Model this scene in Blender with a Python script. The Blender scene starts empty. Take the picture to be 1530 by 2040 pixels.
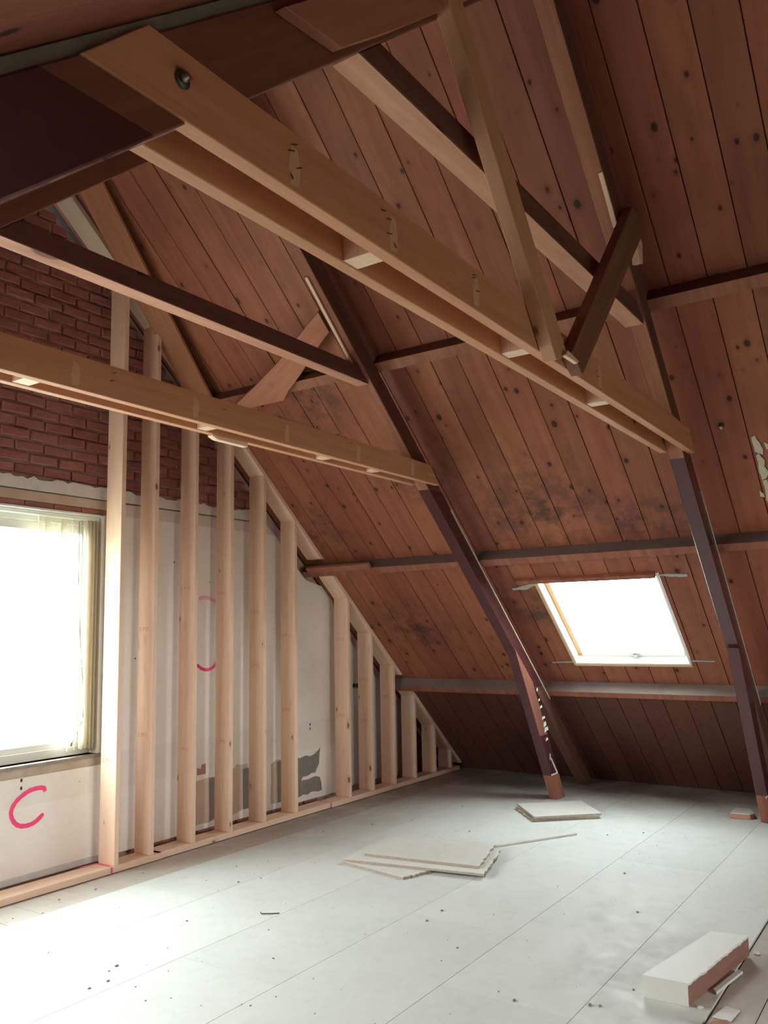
import bpy, bmesh, math, random
from mathutils import Vector, Matrix, noise
random.seed(7)
SC = bpy.context.scene
COL = SC.collection

# ------------------------------------------------------------------ camera
TH = 0.7101                       # roof pitch
S, C = math.sin(TH), math.cos(TH)
K = 5.753                         # right slope plane  S*x + C*z = K
KL = 1.482                         # left slope plane  -S*x + C*z = KL
cam_d = bpy.data.cameras.new('camera')
cam = bpy.data.objects.new('camera', cam_d); COL.objects.link(cam)
yaw, pitch, roll = 0.60156, 0.123, -0.01589
f = Vector((math.cos(yaw)*math.cos(pitch), math.sin(yaw)*math.cos(pitch), math.sin(pitch)))
r = f.cross(Vector((0, 0, 1))).normalized(); u_ = r.cross(f)
r2 = r*math.cos(roll)+u_*math.sin(roll); u2 = -r*math.sin(roll)+u_*math.cos(roll)
M = Matrix((r2, u2, -f)).transposed().to_4x4(); M.translation = (0, 0, 1.6)
cam.matrix_world = M
cam_d.sensor_fit = 'VERTICAL'; cam_d.sensor_height = 36
cam_d.lens = 1670.98*36/2040
cam_d.shift_x = 22.929/2040; cam_d.shift_y = 28.028/2040
cam_d.clip_start = 0.02; cam_d.clip_end = 300
SC.camera = cam

# ------------------------------------------------------------------ world, light, exposure
W_ = bpy.data.worlds.new('sky'); SC.world = W_; W_.use_nodes = True
nt = W_.node_tree; nt.nodes.clear()
wo = nt.nodes.new('ShaderNodeOutputWorld'); bg = nt.nodes.new('ShaderNodeBackground')
tc = nt.nodes.new('ShaderNodeTexCoord'); sp = nt.nodes.new('ShaderNodeSeparateXYZ')
rp = nt.nodes.new('ShaderNodeValToRGB')
rp.color_ramp.elements[0].position = 0.0; rp.color_ramp.elements[0].color = (1.0, 0.985, 0.95, 1)
rp.color_ramp.elements[1].position = 0.7; rp.color_ramp.elements[1].color = (0.86, 0.95, 1.0, 1)
nt.links.new(tc.outputs['Generated'], sp.inputs[0]); nt.links.new(sp.outputs['Z'], rp.inputs[0])
nt.links.new(rp.outputs[0], bg.inputs['Color']); nt.links.new(bg.outputs[0], wo.inputs[0])
bg.inputs['Strength'].default_value = 21.5

def portal(name, mat, sx, sy):
    l = bpy.data.lights.new(name, 'AREA'); l.shape = 'RECTANGLE'; l.size = sx; l.size_y = sy
    l.cycles.is_portal = True
    o = bpy.data.objects.new(name, l); COL.objects.link(o); o.matrix_world = mat

vs = SC.view_settings
vs.view_transform = 'Standard'; vs.look = 'None'; vs.gamma = 1; vs.use_curve_mapping = False
vs.exposure = 0.0
cy = SC.cycles
cy.use_denoising = True
cy.use_adaptive_sampling = True; cy.adaptive_threshold = 0.06; cy.adaptive_min_samples = 16
cy.max_bounces = 8; cy.diffuse_bounces = 6; cy.glossy_bounces = 4; cy.transparent_max_bounces = 12
cy.sample_clamp_indirect = 12; cy.caustics_reflective = False; cy.caustics_refractive = False

# ------------------------------------------------------------------ geometry helpers
WM = {}
def frame(o, x, y, z):
    m = Matrix((Vector(x), Vector(y), Vector(z))).transposed().to_4x4(); m.translation = Vector(o); return m
XR, NR = Vector((C, 0, -S)), Vector((S, 0, C))
XL, NL = Vector((C, 0, S)), Vector((-S, 0, C))
YV = Vector((0, 1, 0))
def RP(u, y, w): return XR*u + YV*y + NR*(K-w)
def LP(a, y, w): return XL*a + YV*y + NL*(KL-w)

def props(o, label=None, cat=None, group=None, kind=None):
    if label: o['label'] = label
    if cat: o['category'] = cat
    if group: o['group'] = group
    if kind: o['kind'] = kind
    return o
def place(o, m, parent):
    WM[o] = m.copy()
    if parent is not None:
        o.parent = parent; o.matrix_basis = WM[parent].inverted() @ m
    else:
        o.matrix_basis = m
def empty(name, loc, label=None, cat=None, group=None, kind=None, parent=None):
    o = bpy.data.objects.new(name, None); COL.objects.link(o); o.empty_display_size = 0.1
    place(o, Matrix.Translation(Vector(loc)), parent)
    return props(o, label, cat, group, kind)
def link(name, me, m, parent, mats=None):
    o = bpy.data.objects.new(name, me); COL.objects.link(o); place(o, m, parent)
    if mats and not me.materials:
        for k in (mats if isinstance(mats, (list, tuple)) else [mats]): me.materials.append(k)
    return o
def finish(name, bm, mats, m=None, parent=None, smooth=False):
    bmesh.ops.recalc_face_normals(bm, faces=bm.faces)
    me = bpy.data.meshes.new(name); bm.to_mesh(me); bm.free()
    if smooth:
        for p in me.polygons: p.use_smooth = True
    return link(name, me, m or Matrix.Identity(4), parent, mats)
def oct_bm(l, w, t, ch):
    bm = bmesh.new(); a, b = w/2, t/2
    prof = [(-a+ch, -b), (a-ch, -b), (a, -b+ch), (a, b-ch), (a-ch, b), (-a+ch, b), (-a, b-ch), (-a, -b+ch)]
    A = [bm.verts.new((-l/2, y, z)) for y, z in prof]; B = [bm.verts.new((l/2, y, z)) for y, z in prof]
    bm.faces.new(A); bm.faces.new(B)
    for i in range(8): bm.faces.new((A[i], A[(i+1) % 8], B[(i+1) % 8], B[i]))
    return bm
CACHE = {}
def oct_mesh(name, l, w, t, ch, mat):
    k = (round(l, 4), round(w, 4), round(t, 4), ch, mat.name)
    if k not in CACHE:
        bm = oct_bm(l, w, t, ch); bmesh.ops.recalc_face_normals(bm, faces=bm.faces)
        me = bpy.data.meshes.new(name); bm.to_mesh(me); bm.free(); me.materials.append(mat); CACHE[k] = me
    return CACHE[k]
def paint_z(o, zs, mats_by_band):
    """cut a linked mesh at world heights zs and give each band its material slot"""
    me = o.data; bm = bmesh.new(); bm.from_mesh(me); m = WM[o]; mi = m.inverted()
    for z in zs:
        co = mi @ Vector((0, 0, z)); no = (m.to_3x3().transposed() @ Vector((0, 0, 1)))
        bmesh.ops.bisect_plane(bm, geom=bm.verts[:]+bm.edges[:]+bm.faces[:], plane_co=co, plane_no=no)
    for fc in bm.faces:
        z = (m @ fc.calc_center_median()).z
        fc.material_index = mats_by_band[sum(1 for q in zs if z > q)]
    bm.to_mesh(me); bm.free()
def timber(name, A, B, w, t, nrm, mat, parent=None, ch=0.003):
    """bar from A to B; w across, t along nrm"""
    A, B = Vector(A), Vector(B); x = (B-A).normalized(); n = Vector(nrm)
    z = (n - x*n.dot(x)).normalized(); y = z.cross(x)
    mats = mat if isinstance(mat, (list, tuple)) else [mat]
    bm = oct_bm((B-A).length, w, t, ch)
    return finish(name, bm, mats, frame((A+B)/2, x, y, z), parent)
def prism(name, pts, ext, mat, parent=None, xdir=None, bev=0.002):
    """planar polygon (world points) extruded along ext"""
    pts = [Vector(p) for p in pts]; ext = Vector(ext); y = ext.normalized()
    x = Vector(xdir) if xdir is not None else (pts[1]-pts[0]); x = (x - y*x.dot(y)).normalized()
    z = x.cross(y); cen = sum(pts, Vector())/len(pts)+ext/2
    m = frame(cen, x, y, z); mi = m.inverted(); bm = bmesh.new()
    a = [bm.verts.new(mi @ p) for p in pts]; b = [bm.verts.new(mi @ (p+ext)) for p in pts]
    bm.faces.new(a); bm.faces.new(b)
    for i in range(len(a)):
        j = (i+1) % len(a); bm.faces.new((a[i], a[j], b[j], b[i]))
    bmesh.ops.recalc_face_normals(bm, faces=bm.faces)
    if bev:
        bmesh.ops.bevel(bm, geom=bm.edges[:], offset=bev, segments=1, affect='EDGES', clamp_overlap=True)
    return finish(name, bm, mat if isinstance(mat, (list, tuple)) else [mat], m, parent)
def XZ(l, y): return [Vector((a, y, b)) for a, b in l]
def addbox(bm, x0, x1, y0, y1, z0, z1):
    v = [bm.verts.new(p) for p in ((x0,y0,z0),(x1,y0,z0),(x1,y1,z0),(x0,y1,z0),(x0,y0,z1),(x1,y0,z1),(x1,y1,z1),(x0,y1,z1))]
    for q in ((0,1,2,3),(4,5,6,7),(0,1,5,4),(1,2,6,5),(2,3,7,6),(3,0,4,7)): bm.faces.new([v[i] for i in q])
def addpoly(bm, pts, ext):
    ext = Vector(ext); a = [bm.verts.new(p) for p in pts]; b = [bm.verts.new(Vector(p)+ext) for p in pts]
    bm.faces.new(a); bm.faces.new(b)
    for i in range(len(a)):
        j = (i+1) % len(a); bm.faces.new((a[i], a[j], b[j], b[i]))
def ribbon(name, pts, width, nrm, thick, mat, parent):
    """sprayed line: flat strip with rounded ends following pts on a surface with normal nrm"""
    P = [Vector(p) for p in pts]; n = Vector(nrm).normalized(); Q = []
    for i in range(len(P)-1):
        p0 = P[max(i-1, 0)]; p1 = P[i]; p2 = P[i+1]; p3 = P[min(i+2, len(P)-1)]
        for k in range(6):
            t = k/6; Q.append(0.5*((2*p1)+(p2-p0)*t+(2*p0-5*p1+4*p2-p3)*t*t+(3*p1-p0-3*p2+p3)*t**3))
    Q.append(P[-1]); bm = bmesh.new(); prev = None; N = len(Q)
    for i, q in enumerate(Q):
        d = (Q[min(i+1, N-1)]-Q[max(i-1, 0)]).normalized(); sd = n.cross(d)
        e = min(i, N-1-i); wv = width/2*(0.55 if e == 0 else 0.9 if e == 1 else 1+0.08*math.sin(i*1.7))
        row = [bm.verts.new(q-sd*wv), bm.verts.new(q-sd*wv*0.6+n*thick), bm.verts.new(q+sd*wv*0.6+n*thick), bm.verts.new(q+sd*wv)]
        if prev:
            for k in range(3): bm.faces.new((prev[k], prev[k+1], row[k+1], row[k]))
        prev = row
    return finish(name, bm, [mat], None, parent, smooth=True)

# ------------------------------------------------------------------ materials
class NT:
    def __init__(s, name):
        s.m = bpy.data.materials.new(name); s.m.use_nodes = True; s.t = s.m.node_tree; s.t.nodes.clear()
        s.out = s.n('ShaderNodeOutputMaterial'); s.p = s.n('ShaderNodeBsdfPrincipled'); s.l(s.p.outputs[0], s.out.inputs[0])
    def n(s, t, **k):
        o = s.t.nodes.new(t)
        for a, b in k.items(): setattr(o, a, b)
        return o
    def l(s, a, b): s.t.links.new(a, b)
    def math(s, op, a, b=None, c=None, clamp=False):
        o = s.n('ShaderNodeMath', operation=op, use_clamp=clamp)
        for i, v in enumerate((a, b, c)):
            if v is None: continue
            if isinstance(v, (int, float)): o.inputs[i].default_value = v
            else: s.l(v, o.inputs[i])
        return o.outputs[0]
    def mix(s, fac, a, b, mode='MIX'):
        o = s.n('ShaderNodeMix', data_type='RGBA', blend_type=mode)
        for i, v in ((0, fac), (6, a), (7, b)):
            if isinstance(v, (int, float)): o.inputs[i].default_value = v
            elif isinstance(v, tuple): o.inputs[i].default_value = (*v, 1) if len(v) == 3 else v
            else: s.l(v, o.inputs[i])
        return o.outputs[2]
    def noise(s, vec, scale, detail=3, rough=0.55, dist=0.0):
        o = s.n('ShaderNodeTexNoise'); s.l(vec, o.inputs['Vector'])
        o.inputs['Scale'].default_value = scale; o.inputs['Detail'].default_value = detail
        o.inputs['Roughness'].default_value = rough; o.inputs['Distortion'].default_value = dist
        return o.outputs['Fac']
    def vmul(s, vec, v):
        o = s.n('ShaderNodeVectorMath', operation='MULTIPLY'); s.l(vec, o.inputs[0]); o.inputs[1].default_value = v; return o.outputs[0]
    def vadd(s, a, b):
        o = s.n('ShaderNodeVectorMath', operation='ADD'); s.l(a, o.inputs[0]); s.l(b, o.inputs[1]); return o.outputs[0]
    def rng(s, v, a, b, c=0.0, d=1.0):
        o = s.n('ShaderNodeMapRange'); s.l(v, o.inputs[0])
        for i, q in enumerate((a, b, c, d)): o.inputs[i+1].default_value = q
        return o.outputs[0]
    def bump(s, h, st, dist=0.003):
        o = s.n('ShaderNodeBump'); s.l(h, o.inputs['Height']); o.inputs['Strength'].default_value = st; o.inputs['Distance'].default_value = dist
        s.l(o.outputs[0], s.p.inputs['Normal'])
    def col(s, c): s.l(c, s.p.inputs['Base Color'])
    def rough(s, v):
        if isinstance(v, (int, float)): s.p.inputs['Roughness'].default_value = v
        else: s.l(v, s.p.inputs['Roughness'])

def wood(name, light, dark, knotc, grain=26, kd=(3.2, 6.0), krad=0.085, kprob=0.45, var=0.18, rough=0.7, stain=None, streak=0.5, bump=0.35, eave=False):
    s = NT(name); tc = s.n('ShaderNodeTexCoord'); oi = s.n('ShaderNodeObjectInfo')
    comb = s.n('ShaderNodeCombineXYZ')
    s.l(s.math('MULTIPLY', oi.outputs['Random'], 37.0), comb.inputs[0]); s.l(s.math('MULTIPLY', oi.outputs['Random'], 61.0), comb.inputs[1])
    v = s.vadd(tc.outputs['Object'], comb.outputs[0])
    warp = s.noise(v, 1.6, 2)
    g = s.noise(s.vmul(v, (1.3, grain, grain)), 1.0, 5, 0.62, 0.35)
    g2 = s.noise(s.vmul(v, (0.6, 7, 7)), 1.0, 2, 0.5)
    c = s.mix(s.rng(g, 0.3, 0.72), light, dark)
    c = s.mix(s.math('MULTIPLY', s.rng(g2, 0.45, 0.75), streak), c, dark)
    g3 = s.noise(s.vmul(v, (1.0, 4.5, 4.5)), 1.3, 4, 0.65, 0.6)
    c = s.mix(s.math('MULTIPLY', s.rng(g3, 0.5, 0.78), streak*0.9), c, tuple(a*0.62 for a in dark))
    # knots
    vo = s.n('ShaderNodeTexVoronoi'); vo.inputs['Scale'].default_value = 1.0
    s.l(s.vmul(v, (kd[0], kd[1], kd[1])), vo.inputs['Vector'])
    cs = s.n('ShaderNodeSeparateColor'); s.l(vo.outputs['Color'], cs.inputs[0])
    on = s.math('GREATER_THAN', cs.outputs[0], 1-kprob)
    rad = s.math('MULTIPLY_ADD', cs.outputs[1], krad*0.9, krad*0.4)
    d = s.math('DIVIDE', vo.outputs['Distance'], rad)
    halo = s.math('MULTIPLY', s.rng(d, 2.6, 0.9, 0, 0.55), on)
    core = s.math('MULTIPLY', s.rng(d, 1.15, 0.75, 0, 0.9), on)
    c = s.mix(halo, c, tuple(a*0.75 for a in dark)); c = s.mix(core, c, knotc)
    # per piece tone
    tone = s.math('MULTIPLY_ADD', oi.outputs['Random'], 2*var, 1-var)
    hv = s.n('ShaderNodeHueSaturation'); s.l(tone, hv.inputs['Value']); s.l(c, hv.inputs['Color'])
    s.l(s.math('MULTIPLY_ADD', s.math('FRACT', s.math('MULTIPLY', oi.outputs['Random'], 17.3)), 0.010, 0.495), hv.inputs['Hue'])
    c = hv.outputs[0]
    if stain:
        ge = s.n('ShaderNodeNewGeometry'); P = ge.outputs['Position']
        sc_, lo, hi, colr, amt, cen, radv = stain
        nn = s.noise(P, sc_, 5, 0.7); fac = s.math('MULTIPLY', s.rng(nn, lo, hi), amt)
        # damp marks: gather round fixed spots on the roof
        tot = None
        for ce, ra in zip(cen, radv):
            df = s.n('ShaderNodeVectorMath', operation='DISTANCE'); s.l(P, df.inputs[0]); df.inputs[1].default_value = ce
            k = s.rng(df.outputs['Value'], ra, ra*0.15)
            tot = k if tot is None else s.math('MAXIMUM', tot, k)
        m2 = s.math('MULTIPLY', s.rng(s.noise(P, 5.5, 6, 0.75), 0.42, 0.62), s.math('MULTIPLY', tot, 0.9))
        m2 = s.math('ADD', m2, s.math('MULTIPLY', fac, 0.6), clamp=True)
        c = s.mix(m2, c, colr)
        sp2 = s.rng(s.noise(P, 26, 3, 0.8), 0.68, 0.75)
        c = s.mix(s.math('MULTIPLY', sp2, s.math('MULTIPLY_ADD', tot, 0.7, 0.12)), c, (0.02, 0.012, 0.012))
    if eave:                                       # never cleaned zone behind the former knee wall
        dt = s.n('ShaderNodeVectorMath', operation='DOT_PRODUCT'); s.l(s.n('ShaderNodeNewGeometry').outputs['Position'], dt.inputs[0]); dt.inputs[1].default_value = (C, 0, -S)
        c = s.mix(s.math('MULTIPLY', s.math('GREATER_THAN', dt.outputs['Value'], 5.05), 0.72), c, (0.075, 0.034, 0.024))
    s.col(c); s.rough(s.rng(g, 0.2, 0.8, rough-0.08, rough+0.1)); s.bump(g, bump, 0.002)
    s.p.inputs['Specular IOR Level'].default_value = 0.3
    return s.m
dspots = [(5.95, 2.55, 2.45), (6.2, 1.75, 2.3), (5.6, 3.3, 2.85), (6.9, 4.3, 1.6), (6.8, 3.0, 1.75), (5.9, 4.7, 2.5), (4.9, 3.9, 3.3), (8.2, 3.5, .6)]
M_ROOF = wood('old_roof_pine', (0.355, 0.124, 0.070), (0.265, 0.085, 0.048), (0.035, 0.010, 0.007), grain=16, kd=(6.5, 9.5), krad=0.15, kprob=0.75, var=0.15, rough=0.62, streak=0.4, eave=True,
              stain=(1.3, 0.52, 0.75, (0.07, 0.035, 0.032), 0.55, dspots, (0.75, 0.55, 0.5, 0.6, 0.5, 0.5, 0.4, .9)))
M_OLD = wood('old_beam_pine', (0.36, 0.150, 0.092), (0.24, 0.085, 0.052), (0.05, 0.015, 0.01), grain=20, kprob=0.35, var=0.10, rough=0.7)
M_DARK = wood('dark_beam_pine', (0.26, 0.105, 0.065), (0.17, 0.062, 0.040), (0.03, 0.01, 0.008), grain=20, kprob=0.3, var=0.10, rough=0.7)
M_DARK2 = wood('shaded_beam_side', (0.165, 0.072, 0.050), (0.105, 0.042, 0.030), (0.03, 0.01, 0.008), grain=18, kprob=0.3, var=0.06)  # darker copy of the beam pine, shade painted into the colour
M_LOW = wood('eave_beam_pine', (0.17, 0.075, 0.05), (0.11, 0.045, 0.03), (0.03, 0.01, 0.008), grain=20, kprob=0.3, var=0.08)
M_NEW = wood('fresh_spruce', (0.82, 0.61, 0.465), (0.76, 0.51, 0.36), (0.22, 0.08, 0.03), grain=30, kd=(4.5, 11.0), krad=0.10, kprob=0.4, var=0.05, rough=0.55, streak=0.35, bump=0.15)
M_TIE = wood('tie_spruce', (0.61, 0.315, 0.180), (0.52, 0.25, 0.135), (0.13, 0.04, 0.015), grain=30, kd=(2.4, 6.0), krad=0.085, kprob=0.45, var=0.05, rough=0.6, streak=0.35, bump=0.15)
M_PALE = wood('pale_plate_wood', (0.76, 0.64, 0.50), (0.68, 0.54, 0.40), (0.2, 0.1, 0.05), kprob=0.2, var=0.03, rough=0.6, streak=0.2, bump=0.1)

def plain(name, colr, rough=0.6, n1=None, n2=None, sc=8, metal=0, spec=0.5, bump=0.0, bsc=60, amt=0.5):
    s = NT(name); tc = s.n('ShaderNodeTexCoord'); c = None
    if n2:
        n_ = s.noise(tc.outputs['Object'], sc, 4, 0.65)
        c = s.mix(s.math('MULTIPLY', s.rng(n_, 0.35, 0.7), amt), colr, n2); s.col(c)
    else: s.p.inputs['Base Color'].default_value = (*colr, 1)
    s.rough(rough); s.p.inputs['Metallic'].default_value = metal; s.p.inputs['Specular IOR Level'].default_value = spec
    if bump: s.bump(s.noise(tc.outputs['Object'], bsc, 3, 0.6), bump, 0.004)
    return s.m
M_PURPLE = plain('purple_gloss_paint', (0.085, 0.026, 0.028), 0.22, n2=(0.055, 0.018, 0.018), sc=4, bump=0.12, bsc=14)
M_WHITEP = plain('white_paint', (0.78, 0.79, 0.74), 0.35)
M_PVC = plain('window_frame_white', (0.76, 0.77, 0.70), 0.3)
M_DIRTY = plain('dirty_sill', (0.20, 0.16, 0.13), 0.7, n2=(0.45, 0.4, 0.34), sc=14)
M_PINK = plain('pink_spray', (0.90, 0.05, 0.20), 0.5)
M_PINKP = plain('faint_pink_spray', (0.80, 0.38, 0.38), 0.6)
M_STAMP = plain('red_stamp_ink', (0.66, 0.24, 0.17), 0.7)
M_BLACK = plain('black_metal', (0.012, 0.01, 0.012), 0.35)
M_STEEL = plain('dull_steel', (0.42, 0.42, 0.38), 0.3, metal=0.9)
M_NAIL = plain('nail_steel', (0.09, 0.075, 0.065), 0.5, metal=0.6)
M_DECK = plain('roof_underlay', (0.02, 0.010, 0.008), 0.9)
M_GREYD = plain('grey_dusty_face', (0.23, 0.195, 0.17), 0.8, n2=(0.15, 0.115, 0.095), sc=5)
M_SOCK = plain('bare_render', (0.21, 0.19, 0.165), 0.9, n2=(0.30, 0.26, 0.22), sc=12, bump=0.4)
M_TAN = plain('bare_tan_board', (0.56, 0.43, 0.33), 0.8, n2=(0.46, 0.34, 0.25), sc=9, bump=0.2)
M_TERRA = plain('terracotta_block', (0.42, 0.22, 0.15), 0.8, n2=(0.33, 0.17, 0.12), sc=20)
M_PLAST_R = plain('plaster_remnant', (0.62, 0.56, 0.46), 0.85, n2=(0.45, 0.36, 0.28), sc=25, bump=0.5)
M_DUSTTOP = M_GREYD

def mk_plaster():
    s = NT('gable_plaster'); ge = s.n('ShaderNodeNewGeometry'); P = ge.outputs['Position']
    n1 = s.noise(P, 1.2, 4, 0.6); n2 = s.noise(P, 9, 4, 0.7)
    c = s.mix(s.rng(n1, 0.35, 0.7), (0.83, 0.765, 0.70), (0.77, 0.69, 0.62))
    c = s.mix(s.math('MULTIPLY', s.rng(n2, 0.55, 0.8), 0.25), c, (0.45, 0.39, 0.33))
    sx = s.n('ShaderNodeSeparateXYZ'); s.l(P, sx.inputs[0])
    band = s.math('MULTIPLY', s.math('GREATER_THAN', sx.outputs[2], 0.50), s.math('LESS_THAN', sx.outputs[2], 0.76))
    c = s.mix(s.math('MULTIPLY', band, 0.14), c, (0.50, 0.44, 0.36))
    top = s.math('MULTIPLY', s.math('GREATER_THAN', sx.outputs[2], 2.47), s.math('LESS_THAN', sx.outputs[2], 2.58))
    c = s.mix(s.math('MULTIPLY', top, 0.5), c, (0.52, 0.42, 0.32))
    vo = s.n('ShaderNodeTexVoronoi'); vo.inputs['Scale'].default_value = 5.0; s.l(P, vo.inputs['Vector'])
    dots = s.math('LESS_THAN', vo.outputs['Distance'], 0.035); c = s.mix(dots, c, (0.10, 0.07, 0.05))
    s.col(c); s.rough(0.85); s.bump(s.noise(P, 90, 3, 0.7), 0.25, 0.004); return s.m
M_PLASTER = mk_plaster()
def mk_brick():
    s = NT('red_brick'); tc = s.n('ShaderNodeTexCoord'); oi = s.n('ShaderNodeObjectInfo'); ge = s.n('ShaderNodeNewGeometry'); P = ge.outputs['Position']
    c = s.mix(oi.outputs['Random'], (0.30, 0.105, 0.080), (0.38, 0.155, 0.120))
    c = s.mix(s.math('MULTIPLY', s.rng(s.noise(P, 14, 5, 0.7), 0.4, 0.7), 0.5), c, (0.21, 0.075, 0.062))
    c = s.mix(s.math('MULTIPLY', s.rng(s.noise(P, 5, 6, 0.8), 0.56, 0.72), 0.4), c, (0.38, 0.30, 0.24))
    s.col(c); s.rough(0.9); s.bump(s.noise(P, 70, 4, 0.7), 0.6, 0.006); return s.m
M_BRICK = mk_brick()
M_MORTAR = plain('old_mortar', (0.52, 0.39, 0.315), 0.95, n2=(0.38, 0.26, 0.205), sc=6, bump=0.8, bsc=40)
def mk_floor(name, a, b, seamy=False):
    s = NT(name); ge = s.n('ShaderNodeNewGeometry'); P = ge.outputs['Position']; oi = s.n('ShaderNodeObjectInfo')
    n1 = s.noise(P, 0.9, 5, 0.65); n2 = s.noise(P, 7, 5, 0.7); n3 = s.noise(P, 40, 3, 0.7)
    c = s.mix(s.rng(n1, 0.3, 0.7), a, b)
    c = s.mix(s.math('MULTIPLY', s.rng(n2, 0.5, 0.8), 0.28), c, tuple(x*0.72 for x in b))
    c = s.mix(s.math('MULTIPLY', s.rng(s.noise(s.vmul(P, (1, 9, 1)), 2.2, 4, 0.8), 0.62, 0.75), 0.22), c, tuple(x*0.6 for x in b))
    c = s.mix(s.rng(n3, 0.74, 0.8, 0, 0.5), c, (0.22, 0.18, 0.14))
    sx = s.n('ShaderNodeSeparateXYZ'); s.l(P, sx.inputs[0])
    dirt = s.math('MAXIMUM', s.rng(sx.outputs[0], 7.0, 8.2), s.math('MULTIPLY', s.rng(sx.outputs[1], 3.6, 4.7), s.rng(sx.outputs[0], 4.2, 5.6)))
    dn = s.math('MULTIPLY', dirt, s.rng(s.noise(P, 2.6, 5, 0.7), 0.3, 0.6, 0.45, 1.0))
    c = s.mix(s.math('MULTIPLY', dn, 0.82), c, (0.23, 0.18, 0.14))
    hv = s.n('ShaderNodeHueSaturation'); s.l(c, hv.inputs['Color']); s.l(s.math('MULTIPLY_ADD', oi.outputs['Random'], 0.06, 0.97), hv.inputs['Value'])
    s.col(hv.outputs[0]); s.rough(s.rng(n2, 0.3, 0.7, 0.5, 0.75)); s.bump(n3, 0.12, 0.003); return s.m
M_FLOOR = mk_floor('white_floor_panel', (0.64, 0.66, 0.61), (0.55, 0.565, 0.52))
M_FPLANK = mk_floor('worn_floor_plank', (0.52, 0.48, 0.42), (0.40, 0.35, 0.29))
M_PANEL = mk_floor('loose_board_face', (0.66, 0.65, 0.59), (0.58, 0.56, 0.50))
M_PEDGE = plain('loose_board_edge', (0.42, 0.34, 0.27), 0.9, n2=(0.2, 0.14, 0.1), sc=50)
def mk_glass():
    s = NT('window_glass'); s.t.nodes.remove(s.p)
    tr = s.n('ShaderNodeBsdfTransparent'); gl = s.n('ShaderNodeBsdfGlossy'); gl.inputs['Roughness'].default_value = 0.02
    mx = s.n('ShaderNodeMixShader'); mx.inputs[0].default_value = 0.06; tr.inputs[0].default_value = (0.95, 0.97, 0.96, 1)
    s.l(tr.outputs[0], mx.inputs[1]); s.l(gl.outputs[0], mx.inputs[2]); s.l(mx.outputs[0], s.out.inputs[0]); return s.m
M_GLASS = mk_glass()
def mk_slat():
    s = NT('blind_fabric'); s.p.inputs['Base Color'].default_value = (0.78, 0.71, 0.58, 1); s.rough(0.8)
    tl = s.n('ShaderNodeBsdfTranslucent'); tl.inputs[0].default_value = (0.66, 0.59, 0.47, 1)
    mx = s.n('ShaderNodeMixShader'); mx.inputs[0].default_value = 0.22
    s.l(s.p.outputs[0], mx.inputs[1]); s.l(tl.outputs[0], mx.inputs[2]); s.l(mx.outputs[0], s.out.inputs[0]); return s.m
M_SLAT = mk_slat()

# ------------------------------------------------------------------ floor
FX0, FX1, FY0, FY1 = -2.35, 8.83, -3.3, 5.075
bm = bmesh.new(); addbox(bm, FX0-0.2, FX1+0.2, FY0-0.1, 5.35, -0.16, -0.022)
floor = props(finish('floor', bm, [M_PEDGE]), kind='structure')
rows = [(0.972, 1.43), (1.43, 2.05), (2.05, 2.675), (2.675, 3.30), (3.30, 3.90), (3.90, 4.47)]
for i, (a, b) in enumerate(rows):
    x = FX0 - (0.3, 1.5, 0.75, 1.9, 0.1, 1.2)[i]
    while x < FX1:
        x0, x1 = max(x, FX0), min(x+2.44, FX1); x += 2.44
        if x1-x0 < 0.05: continue
        me = oct_mesh('panel', x1-x0-0.001, b-a-0.0018, 0.021, 0.0008, M_FLOOR)
        link('panel', me, Matrix.Translation(((x0+x1)/2, (a+b)/2, -0.0105)), floor)
x = 1.0
while x < FX1:                                    # old planks between the panels and the gable, running toward the gable
    w = 0.19+0.03*math.sin(x*5.1)
    me = oct_mesh('floor_plank', 0.60, round(w-0.004, 3), 0.018, 0.0015, M_FPLANK)
    link('floor_plank', me, frame((x+w/2, 4.775, -0.0125-0.0015*random.random()), (0, 1, 0), (-1, 0, 0), (0, 0, 1)), floor)
    x += w
y = 0.967
while y > FY0:                                    # lower old planks in the foreground where no panels lie
    w = 0.17 if y > -0.6 else 0.5
    me = oct_mesh('floor_plank', 11.1, w-0.004, 0.016, 0.0015, M_FPLANK)
    link('floor_plank', me, Matrix.Translation((3.24, y-w/2, -0.014-0.001*random.random())), floor); y -= w

# ------------------------------------------------------------------ roof
SKU0, SKU1, SKY0, SKY1 = 3.632, 4.748, 1.832, 2.845
ceil = empty('ceiling', (3.24, 1, 4.8), kind='structure')
def slope_mesh(name, fr, lo, hi, hole=None):
    bm = bmesh.new(); w0, w1 = -0.024, -0.075      # depth outside the board face
    def seg(a0, a1, y0, y1):
        pts = [fr(a, y, w) for a, y, w in ((a0,y0,w0),(a1,y0,w0),(a1,y1,w0),(a0,y1,w0),(a0,y0,w1),(a1,y0,w1),(a1,y1,w1),(a0,y1,w1))]
        v = [bm.verts.new(p) for p in pts]
        for q in ((0,1,2,3),(4,5,6,7),(0,1,5,4),(1,2,6,5),(2,3,7,6),(3,0,4,7)): bm.faces.new([v[i] for i in q])
    if hole:
        u0, u1, y0, y1 = hole
        seg(lo, u0, -3.4, 5.34); seg(u1, hi, -3.4, 5.34); seg(u0, u1, -3.4, y0); seg(u0, u1, y1, 5.34)
    else: seg(lo, hi, -3.4, 5.34)
    return finish(name, bm, [M_DECK], None, ceil)
slope_mesh('roof_deck', RP, -0.72, 6.85, (SKU0-0.015, SKU1+0.015, SKY0-0.015, SKY1+0.015))
LKA0, LKA1, LKY0, LKY1 = 0.10, 1.60, 3.30, 4.60
slope_mesh('roof_deck', LP, -1.95, 5.66, (LKA0-0.015, LKA1+0.015, LKY0-0.015, LKY1+0.015))
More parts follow.
